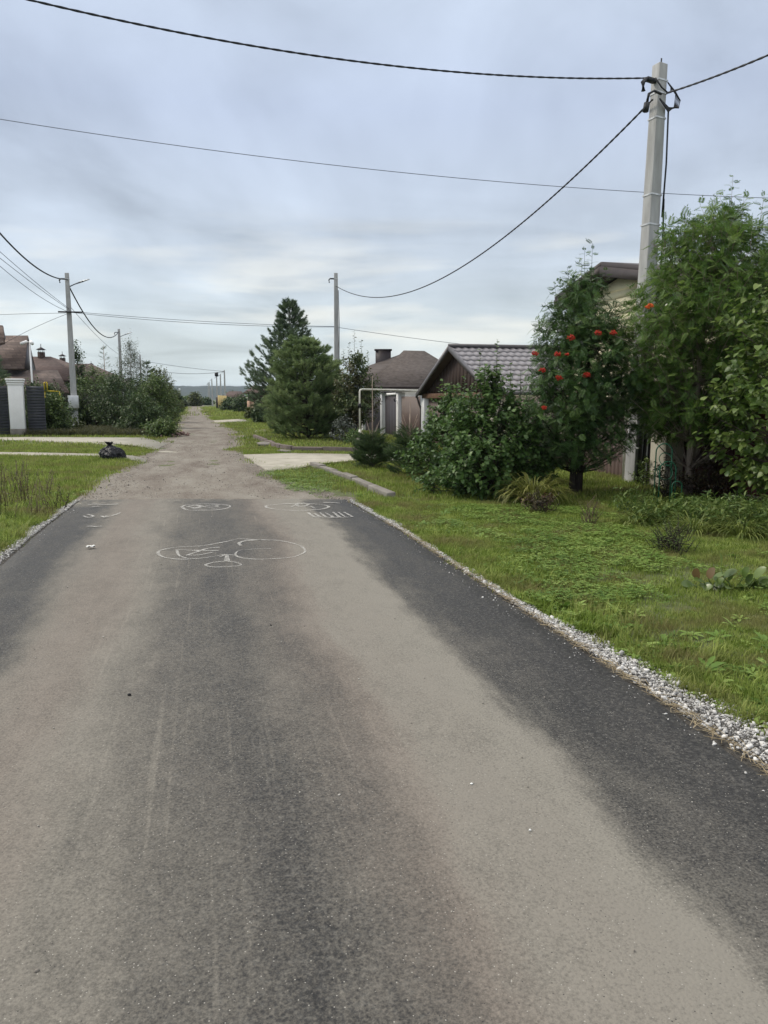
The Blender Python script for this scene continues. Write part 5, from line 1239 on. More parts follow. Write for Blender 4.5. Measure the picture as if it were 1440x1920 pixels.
# small tree beside the pines
Yc = 31.0; bC = (P(668, 748, Yc)[0], Yc)
m_cherry = leafmat('olive_leaf', (.034, .058, .022), (.068, .105, .036), (.14, .17, .065), .28, .5, patch=1.1, patchcol=(.085, .06, .03))
broadleaf('small_tree', 'slender olive leaved tree between the pines and the brown roof', 'tree', bC, P(0, 665, Yc)[2], 44 * Yc / FPX, .7, 420, .42, 11, .13, OVAL, m_cherry, m_barkd, 17, stems=1, trunk_r=.05, rag=.3, parts=0, profile=lambda f: np.interp(f, [0, .25, .55, .8, 1], [.55, 1, .85, .5, .18]),
          extra=[(P(x, 748, Yc)[0] - bC[0], 0, P(0, y, Yc)[2] - .4, 0, 0) for x, y in ((665, 640), (655, 658), (678, 655), (645, 668), (690, 672))])
m_lilac = leafmat('silvery_leaf', (.06, .075, .06), (.10, .12, .10), (.20, .22, .20), .15, .6)
bC2 = (P(645, 748, 30)[0], 30); broadleaf('shrub', 'low shrub with greyish leaves under the slender tree', 'bush', bC2, P(0, 782, 30)[2], 26 * 30 / FPX, .05, 90, .3, 9, .09, OVAL, m_lilac, m_barkd, 18, stems=2, trunk_r=.02, parts=0, trunkname='stems')
bC3 = (P(664, 748, 29)[0], 29); broadleaf('shrub', 'low green shrub at the foot of the gas pipe', 'bush', bC3, P(0, 806, 29)[2], 24 * 29 / FPX, .03, 70, .25, 9, .08, OVAL, m_vib, m_barkd, 19, stems=2, trunk_r=.02, parts=0, trunkname='stems')

# ------------------------------------------------------------------ hedge on the left and far shrubs
greens = [leafmat('hedge_leaf_dark', (.022, .048, .018), (.052, .094, .032), (.11, .16, .055), .2, .5),
          leafmat('hedge_leaf_mid', (.042, .076, .020), (.085, .140, .038), (.16, .22, .065), .25, .5),
          leafmat('hedge_leaf_yellowish', (.050, .068, .020), (.085, .105, .032), (.14, .165, .055), .28, .5),
          leafmat('willow_leaf', (.040, .058, .030), (.070, .092, .048), (.12, .15, .085), .25, .5)]
def bush(px, pytop, pybase, halfw, Y, gi, label, seed, name='shrub', grp='shrubs of the long hedge on the left', lsz=.14, n=620, proto=DIAM, prof=None, stems=3, rag=.3, z0=.02, cat='bush', tr=.03, bark=None, extra=(), sl=.5, up=.45, nl=9, mt=None):
    Yb = Y; b_ = (P(px, 748, Yb)[0], Yb); H = P(0, pytop, Yb)[2]
    return broadleaf(name, label, cat, b_, H, halfw * Yb / FPX, z0, n, sl, nl, lsz, proto, mt or greens[gi], bark or m_barkd, seed, stems=stems, trunk_r=tr, rag=rag, parts=0, group=grp, profile=prof or profV, trunkname='stems' if name == 'shrub' else 'trunk', extra=extra, up=up)
bush(92, 722, 800, 38, 40.5, 0, 'dark climbing shrub over the grey slats right of the white pillar', 41, n=560)
bush(100, 740, 800, 27, 38.6, 1, 'low leafy shrub hiding the foot of the yellow gas pipe', 40, n=420)
bush(62, 716, 760, 26, 38.0, 0, 'dark shrub rising over the right end of the grey slats', 39, n=300)
bush(132, 728, 800, 42, 47.5, 0, 'dark shrub just left of the left lamp pole', 42, n=640)
bush(178, 694, 800, 48, 48.0, 1, 'mid green shrub just right of the left lamp pole', 43, n=640)
bush(222, 702, 806, 46, 46.5, 0, 'dark spreading shrub in the middle of the hedge front', 44, n=640)
bush(262, 745, 815, 42, 39.0, 0, 'low dark feathery shrub at the front foot of the hedge', 45, n=420, proto=NARROW, lsz=.2)
bush(292, 704, 815, 40, 45.0, 1, 'green shrub at the right front corner of the hedge', 46, n=600)
bush(302, 690, 790, 34, 56.0, 2, 'taller yellowish green shrub near the right end of the hedge', 47, n=600)
bush(262, 708, 790, 36, 60.0, 0, 'dark rounded shrub behind the middle of the hedge', 48, n=600)
bush(205, 700, 780, 36, 60.0, 0, 'dark rounded shrub behind, below the bare spruce', 49, n=600)
bush(318, 722, 780, 20, 66.0, 1, 'green shrub at the far right end of the hedge', 50, n=320)
bush(300, 790, 825, 26, 34.5, 1, 'low weedy shrub where the hedge meets the drive', 51, n=230, lsz=.13)
bush(10, 702, 760, 28, 44, 1, 'leafy shrub above the grey fence at the left edge', 52, n=300)
bush(248, 640, 720, 27, 74, 3, 'airy birch tree behind the hedge beside the second lamp pole', 53, 'birch_tree', None, lsz=.22, n=330, proto=NARROW, z0=1.8, cat='tree', stems=1, tr=.09, bark=m_birchb, sl=.9, up=.1, prof=lambda f: np.interp(f, [0, .3, .6, .85, 1], [.7, 1, .8, .45, .1]), extra=[(0, 0, P(0, 640, 74)[2] - .5, .1, 0), (.5, 0, P(0, 652, 74)[2] - .5, .2, 0)])
bush(149, 640, 740, 17, 56, 0, 'slender dark tree just behind the left lamp pole', 54, 'slender_tree', None, lsz=.18, n=260, z0=1.0, cat='tree', stems=1, tr=.06, sl=.6, prof=lambda f: np.interp(f, [0, .3, .6, .85, 1], [1, 1, .7, .35, .06]))
conifer('spruce_tree', 'dark conifer at the left edge above the grey fence', (P(-10, 748, 40)[0], 40), P(0, 640, 40)[2], .95, .5, m_pineB, 55, whorls=12, per=7, tuf=(40, .08, .22, .014), nt_=12)
conifer('spruce_tree', 'sparse bare topped spruce rising from the middle of the hedge', (P(199, 748, 58)[0], 58), P(0, 648, 58)[2], .85, .5, m_spr, 56, whorls=13, per=5, tuf=(12, .07, .2, .012), nt_=3, bark=m_barkp)
conifer('spruce_tree', 'dark narrow spruce tip at the back of the hedge', (P(278, 748, 80)[0], 80), P(0, 678, 80)[2], 1.3, .5, m_spr, 57, whorls=12, per=7, tuf=(30, .09, .25, .02), nt_=9)
conifer('spruce_tree', 'second small spruce tip at the back right of the hedge', (P(291, 748, 72)[0], 72), P(0, 690, 72)[2], 1.2, .5, m_spr, 58, whorls=12, per=7, tuf=(30, .09, .25, .02), nt_=9)
# weeds under the hedge, flowers
bush(120, 786, 806, 26, 40.0, 2, 'yellow green garden plant with white blooms left of the lamp pole base', 59, grp=None, lsz=.14, n=130, name='flower_bush')
fl = MB(); r = np.random.default_rng(3)
fb_ = np.array([P(120, 748, 40)[0], 39.3, 0])
for px, py in ((100, 783), (106, 787), (112, 786), (127, 796), (133, 791), (117, 788), (138, 797)):
    c_ = np.array(P(px, py, 39.2)); gv, gf = DIAM
    fl.inst(gv, gf, frames(r.normal(0, 1, (9, 3)) + (0, -.5, .6), r.normal(0, 1, (9, 3)), np.full(9, .075)), np.tile(c_, (9, 1)) + r.normal(0, .01, (9, 3)), np.full(9, .5))
o = fl.build('blooms', m_white, bpy.data.objects['flower_bush']); o.matrix_parent_inverse = Matrix.Translation(-Vector(bpy.data.objects['flower_bush'].location))
for px, py, hw, Y, gi, lab, sd__ in ((366, 738, 12, 178, 2, 'round yellowish tree standing alone at the end of the street', 61), (349, 747, 9, 190, 1, 'small shrub left of the round tree at the end of the street', 62), (385, 749, 14, 215, 0, 'dark distant thicket left of the far poles', 63), (338, 750, 12, 160, 3, 'pale scrub at the far end of the hedge', 64),
                                   (332, 735, 10, 92, 0, 'dark shrub at the far corner of the hedge', 65)):
    bush(px, py, 0, hw, Y, gi, lab, sd__, 'shrub' if 'tree' not in lab else 'round_tree', None, lsz=.003 * Y, n=200, z0=.0, sl=.006 * Y, rag=.15, cat='bush' if 'tree' not in lab else 'tree')
for px, py, hw, Y, gi, lab, sd__ in ((432, 748, 20, 108, 0, 'dark rounded shrub left of the small far house', 66), (452, 742, 15, 96, 0, 'dark upright shrub touching the small far house', 67), (470, 765, 10, 66, 2, 'light green sapling in front of the far house pillars', 68), (487, 752, 14, 55, 0, 'dark bush behind the left foot of the pines', 69)):
    bush(px, py, 0, hw, Y, gi, lab, sd__, 'shrub', None, lsz=.0026 * Y, n=260, sl=.006 * Y, rag=.2)
# far-off thickets along the horizon, one mass
r = np.random.default_rng(88); fm_ = MB(); gv, gf = DIAM
n = 26000; az = r.uniform(-1.1, 1.1, n); az = az[(np.abs(az + .235) > .035)]; n = len(az); Yd = r.uniform(230, 420, n); X = np.tan(az) * Yd
hgt = (3.2 + 2.2 * sn(X / 19, Yd / 60, 89, 4)) * r.uniform(0, 1, n) ** .7
fm_.inst(gv, gf, frames(r.normal(0, 1, (n, 3)), r.normal(0, 1, (n, 3)), r.uniform(.8, 1.9, n)), np.column_stack([X, Yd, np.clip(hgt, .1, 9)]), np.clip(.45 + .25 * sn(X / 14, Yd / 30, 90, 3), 0, 1))
tag(fm_.build('distant_thicket', greens[1]), 'low belt of distant thicket beneath the wooded hill', 'thicket', kind='stuff')
# right background trees behind the cream house edge not in view; a modest row closes the gap beyond the fence
for k, (px, Y, h_) in enumerate(((1010, 46, 2.9), (1090, 44, 3.2), (1290, 40, 3.5))):
    bush(px, 748 - (h_ - CAMH) / Y * FPX, 0, 60, Y, 0, ['rounded garden tree hidden beyond the garage roof', 'rounded garden tree beyond the cream house', 'garden tree behind the cream house'][k], 91 + k, 'garden_tree', None, lsz=.2, n=160, cat='tree', stems=1)

# ------------------------------------------------------------------ garden plants near the right
def ribbons(mb, base, n, L0, wd, r, elev=(50, 85), bend=1.0, v=(.2, .9), spread=.05, seg=6):
    for k in range(n):
        a = r.uniform(0, 6.28); e = math.radians(r.uniform(*elev)); ln = L0 * r.uniform(.55, 1.1); p = np.array(base, float) + np.array([math.cos(a), math.sin(a), 0]) * r.uniform(0, spread)
        pts = [p.copy()]; ee = e
        for s_ in range(seg):
            p = p + np.array([math.cos(a) * math.cos(ee), math.sin(a) * math.cos(ee), math.sin(ee)]) * ln / seg; ee -= bend * r.uniform(.7, 1.3) * (s_ + 1) / seg * .75; pts.append(p.copy())
        pts = np.array(pts); pts[:, 2] = np.maximum(pts[:, 2], .01); s_ = np.array([-math.sin(a), math.cos(a), 0]); w_ = wd * np.array([.6] + [1] * (seg - 2) + [.65, .05])[:len(pts)] / 2
        V = np.concatenate([pts + s_ * w_[:, None], pts - s_ * w_[:, None]]); m_ = len(pts); i_ = np.arange(m_ - 1)
        mb.add(V, np.stack([i_, i_ + 1, i_ + 1 + m_, i_ + m_], -1), r.uniform(*v))
m_day = leafmat('daylily_blade', (.085, .11, .022), (.14, .16, .035), (.26, .26, .075), .35, .5)
m_weed = leafmat('weed_leaf', (.040, .080, .018), (.085, .145, .032), (.17, .225, .06), .3, .5)
m_dry = leafmat('dry_stalk', (.075, .055, .035), (.13, .10, .06), (.24, .20, .12), .2, .7)
m_redleaf = leafmat('reddish_leaf', (.030, .026, .014), (.055, .045, .022), (.085, .085, .03), .25, .5, patch=4, patchcol=(.10, .035, .025))
def clump(name, label, px, py, L0, wd, n, m, seed, cat='plant', elev=(50, 85), bend=1.0, spread=.08, grp=None):
    x, y = G(px, py); r = np.random.default_rng(seed); mb = MB(); ribbons(mb, (0, 0, 0), n, L0, wd, r, elev, bend, spread=spread)
    o = mb.build(name, m, loc=(x, y, 0)); return tag(o, label, cat, grp)
clump('daylily_clump', 'arching yellow green daylily clump at the foot of the lobed-leaf bush', 1000, 946, .78, .020, 320, m_day, 101, elev=(38, 88), bend=1.0, spread=.2)
x, y = G(1010, 962); broadleaf('garden_plant', 'small dark twiggy plant in front of the daylily clump', 'plant', (x, y), .36, .26, .02, 60, .16, 9, .035, OVAL, m_redleaf, m_barkd, 102, stems=4, trunk_r=.008, parts=0, trunkname='stems')
x, y = G(1105, 985); broadleaf('garden_plant', 'sparse upright seedling standing in the middle of the lawn', 'plant', (x, y), .36, .15, .02, 22, .2, 8, .03, NARROW, m_redleaf, m_dry, 103, stems=6, trunk_r=.005, parts=0, trunkname='stems', up=1.4)
x, y = G(1262, 1035); broadleaf('garden_plant', 'bushy low plant at the left front of the flower bed', 'plant', (x, y), .36, .27, .02, 90, .15, 10, .035, NARROW, m_weed, m_barkd, 104, stems=5, trunk_r=.006, parts=0, trunkname='stems', up=.9)
bedspec = [(1190, 965, .34, .34, m_weed), (1225, 985, .28, .3, m_weed), (1320, 990, .40, .36, m_weed), (1375, 1000, .42, .38, m_weed), (1425, 1005, .42, .38, m_weed), (1290, 970, .30, .30, m_lime), (1350, 968, .34, .34, m_lime), (1410, 970, .36, .34, m_weed), (1455, 985, .4, .36, m_weed)]
bl = ['low leafy perennial left of the hoops, nearest the pole', 'low leafy perennial below the green hoops', 'leafy perennial at the middle of the front row of the flower bed', 'leafy perennial right of the middle of the front row of the bed', 'leafy perennial at the right end of the front row of the bed', 'lighter perennial at the left of the back row of the bed', 'lighter perennial in the middle of the back row of the bed', 'darker perennial at the right of the back row of the bed', 'leafy perennial cut by the right edge of the photo']
for k, (px, py, h_, rr_, mm) in enumerate(bedspec):
    x, y = G(px, py); t = broadleaf('perennial_plant', bl[k], 'plant', (x, y), h_, rr_, .01, 42, .2, 8, .10, NARROW, mm, m_weed, 110 + k, stems=5, trunk_r=.005, parts=0, trunkname='stems', group='leafy perennials of the flower bed', up=.8)
x, y = G(1335, 935); broadleaf('garden_shrub', 'dark reddish green shrub beside the pale rowan trunk', 'bush', (x, y), P(0, 865, y)[2], .55, .02, 190, .24, 10, .05, OVAL, m_redleaf, m_barkd, 121, stems=6, trunk_r=.01, parts=0, trunkname='stems')
x, y = G(1250, 935); broadleaf('garden_shrub', 'sparse reddish stemmed plant inside the green hoops', 'plant', (x, y), .75, .22, .02, 46, .22, 9, .055, OVAL, m_redleaf, m_barkd, 122, stems=4, trunk_r=.008, parts=0, trunkname='stems')
x, y = G(1212, 912); broadleaf('garden_shrub', 'small green plant at the foot of the cream gate pillar', 'plant', (x, y), .55, .26, .02, 50, .2, 9, .06, OVAL, m_weed, m_barkd, 123, stems=4, trunk_r=.008, parts=0, trunkname='stems')
m_arch = leafmat('arching_blade', (.06, .095, .020), (.12, .165, .034), (.24, .28, .075), .35, .5)
for k, (px, py, L0_, lab) in enumerate(((1300, 1000, .40, 'arching grassy tuft at the left of the flower bed front'), (1345, 985, .50, 'arching grassy tuft in the middle of the flower bed'), (1392, 1008, .45, 'arching grassy tuft at the front of the flower bed, right of the middle'), (1430, 985, .55, 'tall arching grassy tuft at the right end of the flower bed'), (1235, 968, .40, 'arching grassy tuft below the green hoops'), (1195, 985, .32, 'small arching grassy tuft in front of the cream gate pillar'))):
    clump('grass_tuft', lab, px, py, L0_, .012, 170, m_arch, 400 + k, elev=(30, 85), bend=.9, spread=.18, grp='arching grass tufts of the flower bed')
# plant support of green hoops
hx_, hy_ = G(1240, 948); hp = empty('plant_support', (hx_, hy_, 0), 0, 'green wire hoops and rings holding up a plant beside the gate pillar', 'plant support')
k_ = hy_ / FPX
def hoop(cx, w_, ztop_, yo_): 
    a = np.linspace(0, math.pi, 14); return np.vstack([[(cx - w_, yo_, 0)], np.column_stack([cx - w_ * np.cos(a), np.full(14, yo_), ztop_ - w_ + w_ * np.sin(a)]), [(cx + w_, yo_, 0)]])
ht = P(0, 832, hy_)[2]
mb = MB(); mb.tube(hoop(0, 15 * k_, ht, 0), .010, 6); mb.build('hoop', m_green, hp, smooth=True)
mb = MB(); mb.tube(hoop(.02, 15 * k_, P(0, 864, hy_)[2], -.15), .010, 6); mb.build('hoop', m_green, hp, smooth=True)
mb = MB(); mb.tube(hoop(.14, 9 * k_, .42, -.25), .010, 6); mb.build('hoop', m_green, hp, smooth=True)
for zz, rr_ in ((.55, .12), (.75, .10)):
    a = np.linspace(0, 6.2832, 20); mb = MB(); mb.tube(np.column_stack([rr_ * np.cos(a), .05 * np.sin(a) - .08, zz + rr_ * np.sin(a)]), .007, 5, cap=False); mb.build('ring', m_green, hp, smooth=True)
# pale pole lying at the bed
lp0, lp1 = np.array([*G(1378, 937), .10]), np.array([*G(1455, 950), .10])
mb = MB(); mb.tube([lp0, lp1], .022, 7); tag(mb.build('wooden_stake', m_barkp), 'pale wooden stake lying behind the flower bed at the right edge', 'stake')
# bergenia
m_berg = [leafmat('bergenia_green', (.045, .085, .018), (.08, .13, .03), (.15, .21, .055), .3, .3, spec=.5), leafmat('bergenia_red', (.085, .065, .025), (.135, .085, .038), (.18, .12, .055), .25, .35, spec=.5)]
bx_, by_ = G(1365, 1108); bg_ = empty('bergenia_plant', (bx_, by_, 0), 0, 'low plant with big round glossy leaves, some reddish, in the right lawn', 'plant')
ROUND = leaf_flat([(0, 0), (.20, .04), (.36, .25), (.41, .50), (.34, .76), (.18, .94), (0, 1.0)], .12, .22)
r = np.random.default_rng(9); kb = by_ / FPX
spec_ = [(1290, 1100, .11, -1, 0, .16, .15), (1306, 1084, .10, -.3, 1, .05, .9), (1322, 1076, .10, .2, 1, -.1, 1.0), (1356, 1060, .125, 0, 0, 0, 1.3), (1350, 1086, .10, .3, 0, .1, .3), (1372, 1082, .12, .5, 0, .1, .5), (1384, 1100, .10, .3, 0, 0, .2), (1402, 1090, .10, .1, 0, 0, .9), (1415, 1100, .10, .5, 0, 0, .6), (1424, 1078, .12, .4, 0, 0, .7), (1435, 1092, .10, .9, 0, 0, .3), (1412, 1108, .09, .2, 0, 0, .2), (1362, 1112, .09, -.3, 0, 0, .1), (1376, 1112, .09, .2, 0, 0, .1), (1334, 1100, .09, -.4, 0, 0, .4), (1342, 1092, .10, -.6, 0, 0, .5), (1445, 1105, .10, .9, 0, 0, .3), (1395, 1078, .10, 0, 0, 0, .8), (1318, 1104, .08, -.8, 0, 0, .2)]
for q_ in range(16): spec_.append((r.uniform(1300, 1450), r.uniform(1088, 1112), r.uniform(.06, .10), r.uniform(-1, 1), 0, 0, r.uniform(.05, .9)))
for px, py, sz, dx, ci, rr_, el in spec_:
    sz *= 1.08
    c_ = np.array([(px - 1365) * kb, r.uniform(-.08, .12), max(.05, (1112 - py) * kb * 1.08)]); d = nrm(np.array([dx * .8, -.35, el])); base_ = c_ - d * sz * .5
    me = mesh_np('leaf', *ROUND, np.full(len(ROUND[0]), r.uniform(.2, .9)), smooth=True)
    M_ = frames(d[None], np.array([[r.normal(0, .5), -.55, 1.0 + r.normal(0, .2)]]), [sz])[0]; o = obj('leaf', me, m_berg[ci], bg_)
    o.matrix_local = Matrix([[*M_[i_], base_[i_]] for i_ in range(3)] + [[0, 0, 0, 1]])
    if ci: o['label'] = 'reddish bergenia leaf'
    mb = MB(); mb.tube([(c_[0] * .55, .04, 0), (c_[0] * .75, .02, base_[2] * .5), tuple(base_)], [.006, .005, .004], 5); mb.build('leaf_stalk', m_weed, bg_)
# dark garbage bag
x, y = G(214, 862); V, F = grid(lambda a, b_: np.stack([a, b_, a * 0], -1), 56, 36)
a = V[:, 0] * 2 * math.pi; t_ = V[:, 1]; rr_ = np.interp(t_, [0, .12, .35, .6, .78, .86, .93, 1], [.28, .37, .36, .25, .10, .05, .09, .13])
wr = sn(a * 2.0, t_ * 9, 51, 5); wr2 = sn(np.cos(a) * 7, np.sin(a) * 7 + t_ * 14, 52, 4)
rdg = 1 - np.abs(sn(np.cos(a) * 5 + 3, np.sin(a) * 5 + t_ * 8, 53, 4)) * 2.2
rr_ = rr_ * (1 + .16 * rdg + .10 * wr2 + .12 * np.sin(3 * a + 1)); zz = np.interp(t_, [0, .12, .35, .6, .78, .86, 1], [0, .06, .24, .40, .48, .52, .64]) + .035 * wr2 + .02 * rdg
B_ = np.column_stack([rr_ * np.cos(a) * .84 - .12 * t_, rr_ * np.sin(a) * .8, zz * .8])
m_bag, b = mat('bag_film'); b.inputs['Base Color'].default_value = (.012, .013, .017, 1); b.inputs['Roughness'].default_value = .42; b.inputs['Specular IOR Level'].default_value = .35
vo = N('ShaderNodeTexVoronoi'); vo.feature = 'DISTANCE_TO_EDGE'; vo.inputs['Scale'].default_value = 14; L(objc(), vo.inputs['Vector']); bump(mth('ADD', vo.outputs['Distance'], mth('MULTIPLY', noise(objc(), 18, 4, .6), .5)), b, .9, .05)
tag(obj('garbage_bag', mesh_np('garbage_bag', B_, F, smooth=True), m_bag, loc=(x, y, -.01), rot=(0, 0, .6)), 'tied black plastic garbage bag on the grass beside the garden path', 'garbage bag')
# dry weeds lower left
for k, (px, py, h_) in enumerate(((15, 955, .75), (48, 950, .70), (85, 935, .5), (-20, 975, .8), (62, 975, .6), (108, 960, .4), (28, 925, .55))):
    x, y = G(px, py); r = np.random.default_rng(130 + k); mb = MB()
    for j in range(11):
        a = r.uniform(0, 6.28); l_ = h_ * r.uniform(.6, 1.1); p = np.array([r.normal(0, .12), r.normal(0, .12), 0]); q_ = p + np.array([math.cos(a) * .13, math.sin(a) * .13, l_])
        mb.tube([p, (p + q_) / 2 + r.normal(0, .015, 3), q_], [.0045, .0035, .002], 4, v=r.uniform(0, 1))
        gv, gf = NARROW; nn = 14; f_ = r.uniform(.2, 1, nn)[:, None]; mb.inst(gv, gf, frames(r.normal(0, 1, (nn, 3)) + (0, 0, .6), r.normal(0, 1, (nn, 3)), r.uniform(.02, .05, nn)), p + (q_ - p) * f_, r.uniform(0, 1, nn))
    tag(mb.build('dry_weed', m_dry if k % 2 == 0 else m_redleaf, loc=(x, y, 0)), ['tall dry weed at the left edge of the left lawn, middle one', 'tall brownish weed second from the left edge', 'shorter dry weed with red seed heads', 'dry weed cut by the left edge of the photo', 'brownish weed nearest the road shoulder on the left', 'short dry weed nearest the mown grass', 'farther brownish weed at the left edge'][k], 'weed', 'dry weeds at the left edge')

# ------------------------------------------------------------------ grass
m_grass = leafmat('grass_blade', (.075, .120, .016), (.170, .245, .038), (.35, .415, .11), .42, .6, inst=True, patch=1.3, patchcol=(.225, .195, .085), spec=.2)
m_clov = leafmat('ground_leaf', (.060, .125, .020), (.145, .245, .042), (.27, .37, .09), .35, .5, inst=True, spec=.3)
def blade_clump(seed, n=16, h_=.07, rad_=.035, wd=.0045, lean=.5):
    r = np.random.default_rng(seed); V, F4, F3 = [], [], []
    for k in range(n):
        a = r.uniform(0, 6.28); b_ = np.array([r.normal(0, rad_), r.normal(0, rad_), -.004]); hh_ = h_ * r.uniform(.5, 1.2); ln = lean * r.uniform(.2, 1.3) * hh_
        d = np.array([math.cos(a), math.sin(a), 0]); s_ = np.array([-math.sin(a), math.cos(a), 0]) * wd / 2; m_ = b_ + d * ln * .3 + (0, 0, hh_ * .6); t_ = b_ + d * ln + (0, 0, hh_); i0 = len(V)
        V += [b_ - s_, b_ + s_, m_ + s_ * .9, m_ - s_ * .9, t_]; F4.append((i0, i0 + 1, i0 + 2, i0 + 3)); F3.append((i0 + 3, i0 + 2, i0 + 4))
    return mesh_np('grass_clump', V, [np.array(F4), np.array(F3)])
def rosette(seed, n=8, ln=.09, wd=.34, el=.5):
    r = np.random.default_rng(seed); mb = MB()
    for k in range(n):
        a = 6.28 * k / n + r.normal(0, .25); d = np.array([math.cos(a), math.sin(a), el * r.uniform(.5, 1.5)]); l_ = ln * r.uniform(.7, 1.2)
        pv, pf = leaf_flat([(0, 0), (.05, .2), (wd * .5, .55), (wd * .4, .8), (0, 1)], .3, .45)
        mb.inst(pv, pf, frames(d[None], np.array([[0, 0, 1.]]), [l_]), np.array([[0, 0, .0]]), np.array([.5]))
    return mb.mesh('rosette')
def clover(seed, n=12):
    r = np.random.default_rng(seed); mb = MB(); gv = np.array([(0, 0, 0), (.45, .5, .05), (.3, 1, 0), (-.3, 1, 0), (-.45, .5, .05)], float); gf = [np.array([(0, 1, 2), (0, 2, 3), (0, 3, 4)])]
    for k in range(n):
        p = np.array([r.normal(0, .04), r.normal(0, .04), r.uniform(.02, .05)])
        for j in range(3): a = j * 2.09 + k; mb.inst(gv, gf, frames(np.array([[math.cos(a), math.sin(a), .1]]), np.array([[r.normal(0, .2), r.normal(0, .2), 1]]), [.014]), p[None], np.array([.5]))
    return mb.mesh('clover')
def inpoly(x, y, poly):
    c_ = np.zeros(len(x), bool); n = len(poly); j = n - 1
    for i_ in range(n):
        xi, yi = poly[i_]; xj, yj = poly[j]; c_ ^= ((yi > y) != (yj > y)) & (x < (xj - xi) * (y - yi) / (yj - yi + 1e-12) + xi); j = i_
    return c_
AP = [G(*p) if isinstance(p[0], int) else p for p in RAPRON]; LR = [G(*p) for p in LROAD]; LP = [G(*p) for p in LPATH]
STR = [G(*p) for p in [(400, 789), (455, 786), (470, 791), (405, 794)]]
def lawn_pts(Y0, Y1, dens, seed, edge=0.0, cut=None):
    r = np.random.default_rng(seed); Wd = (Y1 * .62 + 2.2); n = int(dens * 2 * Wd * (Y1 - Y0)); Y = r.uniform(Y0, Y1, n); X = r.uniform(-Wd, Wd, n)
    X = X[(np.abs(X) < Y * .62 + 1.6)]; Y = Y[:len(X)] if False else Y
    r = np.random.default_rng(seed); Y = r.uniform(Y0, Y1, n); X = r.uniform(-Wd, Wd, n); k = np.abs(X) < Y * .60 + 1.6; X, Y = X[k], Y[k]
    near = Y < YE; nz = .10 * sn(X * 4, Y * 4, 77, 3)
    rgt = np.where(near, X > xr(Y) + wR(Y) * .75 + .03 + edge + nz * .5, X > dR(Y) + .05 + .35 * sn(X * 1.6, Y * 1.3, 8, 4) + edge)
    lft = np.where(near, X < xl(Y) - .20 - edge + nz * .5, X < dL(Y) - .05 - .35 * sn(X * 1.6, Y * 1.3, 8, 4) - edge)
    ok = (rgt & (X < np.where(Y > 30, 60, fence_x(Y) + .0) - .05)) | lft
    for pl in (AP, LR, LP, STR): ok &= ~inpoly(X, Y, pl)
    return X[ok], Y[ok]
protoG = [blade_clump(300 + k, 20, .046, .038, .0045) for k in range(6)]
protoT = [blade_clump(310 + k, 16, .085, .030, .0055, .9) for k in range(4)]
protoF = [blade_clump(320 + k, 15, .10, .12, .012) for k in range(4)]
protoFF = [blade_clump(330 + k, 14, .14, .28, .030) for k in range(4)]
def lush(X, Y):     # taller greener grass hugging the stone strips, shorter and drier up the lawn
    d = np.where(X > 0, X - xr(Y), xl(Y) - X); return np.clip(1.2 - d / .9, 0, 1)
X1, Y1_ = lawn_pts(1.6, 6.5, 620, 1); lu = lush(X1, Y1_)
bare = sn(X1 * 1.7, Y1_ * 1.7, 78, 4); kk = r.uniform(0, 1, len(X1)) < np.clip(1.15 - 1.1 * np.clip(bare - .05, 0, 1), .25, 1); X1, Y1_, lu = X1[kk], Y1_[kk], lu[kk]
scatter('grass', np.column_stack([X1, Y1_, X1 * 0]), protoG, m_grass, 'mown lawn grass close to the camera on both sides of the road', 'grass', scl=r.uniform(.6, 1.1, len(X1)) * (1 + .35 * lu), seed=2)
X2, Y2_ = lawn_pts(6.5, 13, 330, 3); kk = np.random.default_rng(4).uniform(0, 1, len(X2)) < np.clip(1.15 - 1.1 * np.clip(sn(X2 * 1.7, Y2_ * 1.7, 78, 4) - .1, 0, 1), .3, 1); X2, Y2_ = X2[kk], Y2_[kk]
scatter('grass', np.column_stack([X2, Y2_, X2 * 0]), protoG, m_grass, 'mown lawn grass around the garden plants in the middle distance', 'grass', scl=r.uniform(.8, 1.4, len(X2)) * (1 + .4 * lush(X2, Y2_)), seed=3)
X3, Y3_ = lawn_pts(13, 27, 75, 5)
scatter('grass', np.column_stack([X3, Y3_, X3 * 0]), protoF, m_grass, 'lawn grass around the drives and the small spruces', 'grass', scl=r.uniform(.6, 1.15, len(X3)), seed=4)
X4, Y4_ = lawn_pts(27, 75, 11, 6)
scatter('grass', np.column_stack([X4, Y4_, X4 * 0]), protoFF, m_grass, 'grass verge beyond the drives along the far part of the street', 'grass', scl=r.uniform(.5, 1.0, len(X4)), seed=5)
X4, Y4_ = lawn_pts(75, 160, 1.6, 16)
scatter('grass', np.column_stack([X4, Y4_, X4 * 0]), protoFF, m_grass, 'rough far grass at the end of the street', 'grass', scl=np.random.default_rng(1).uniform(1.2, 2.4, len(X4)), seed=25)
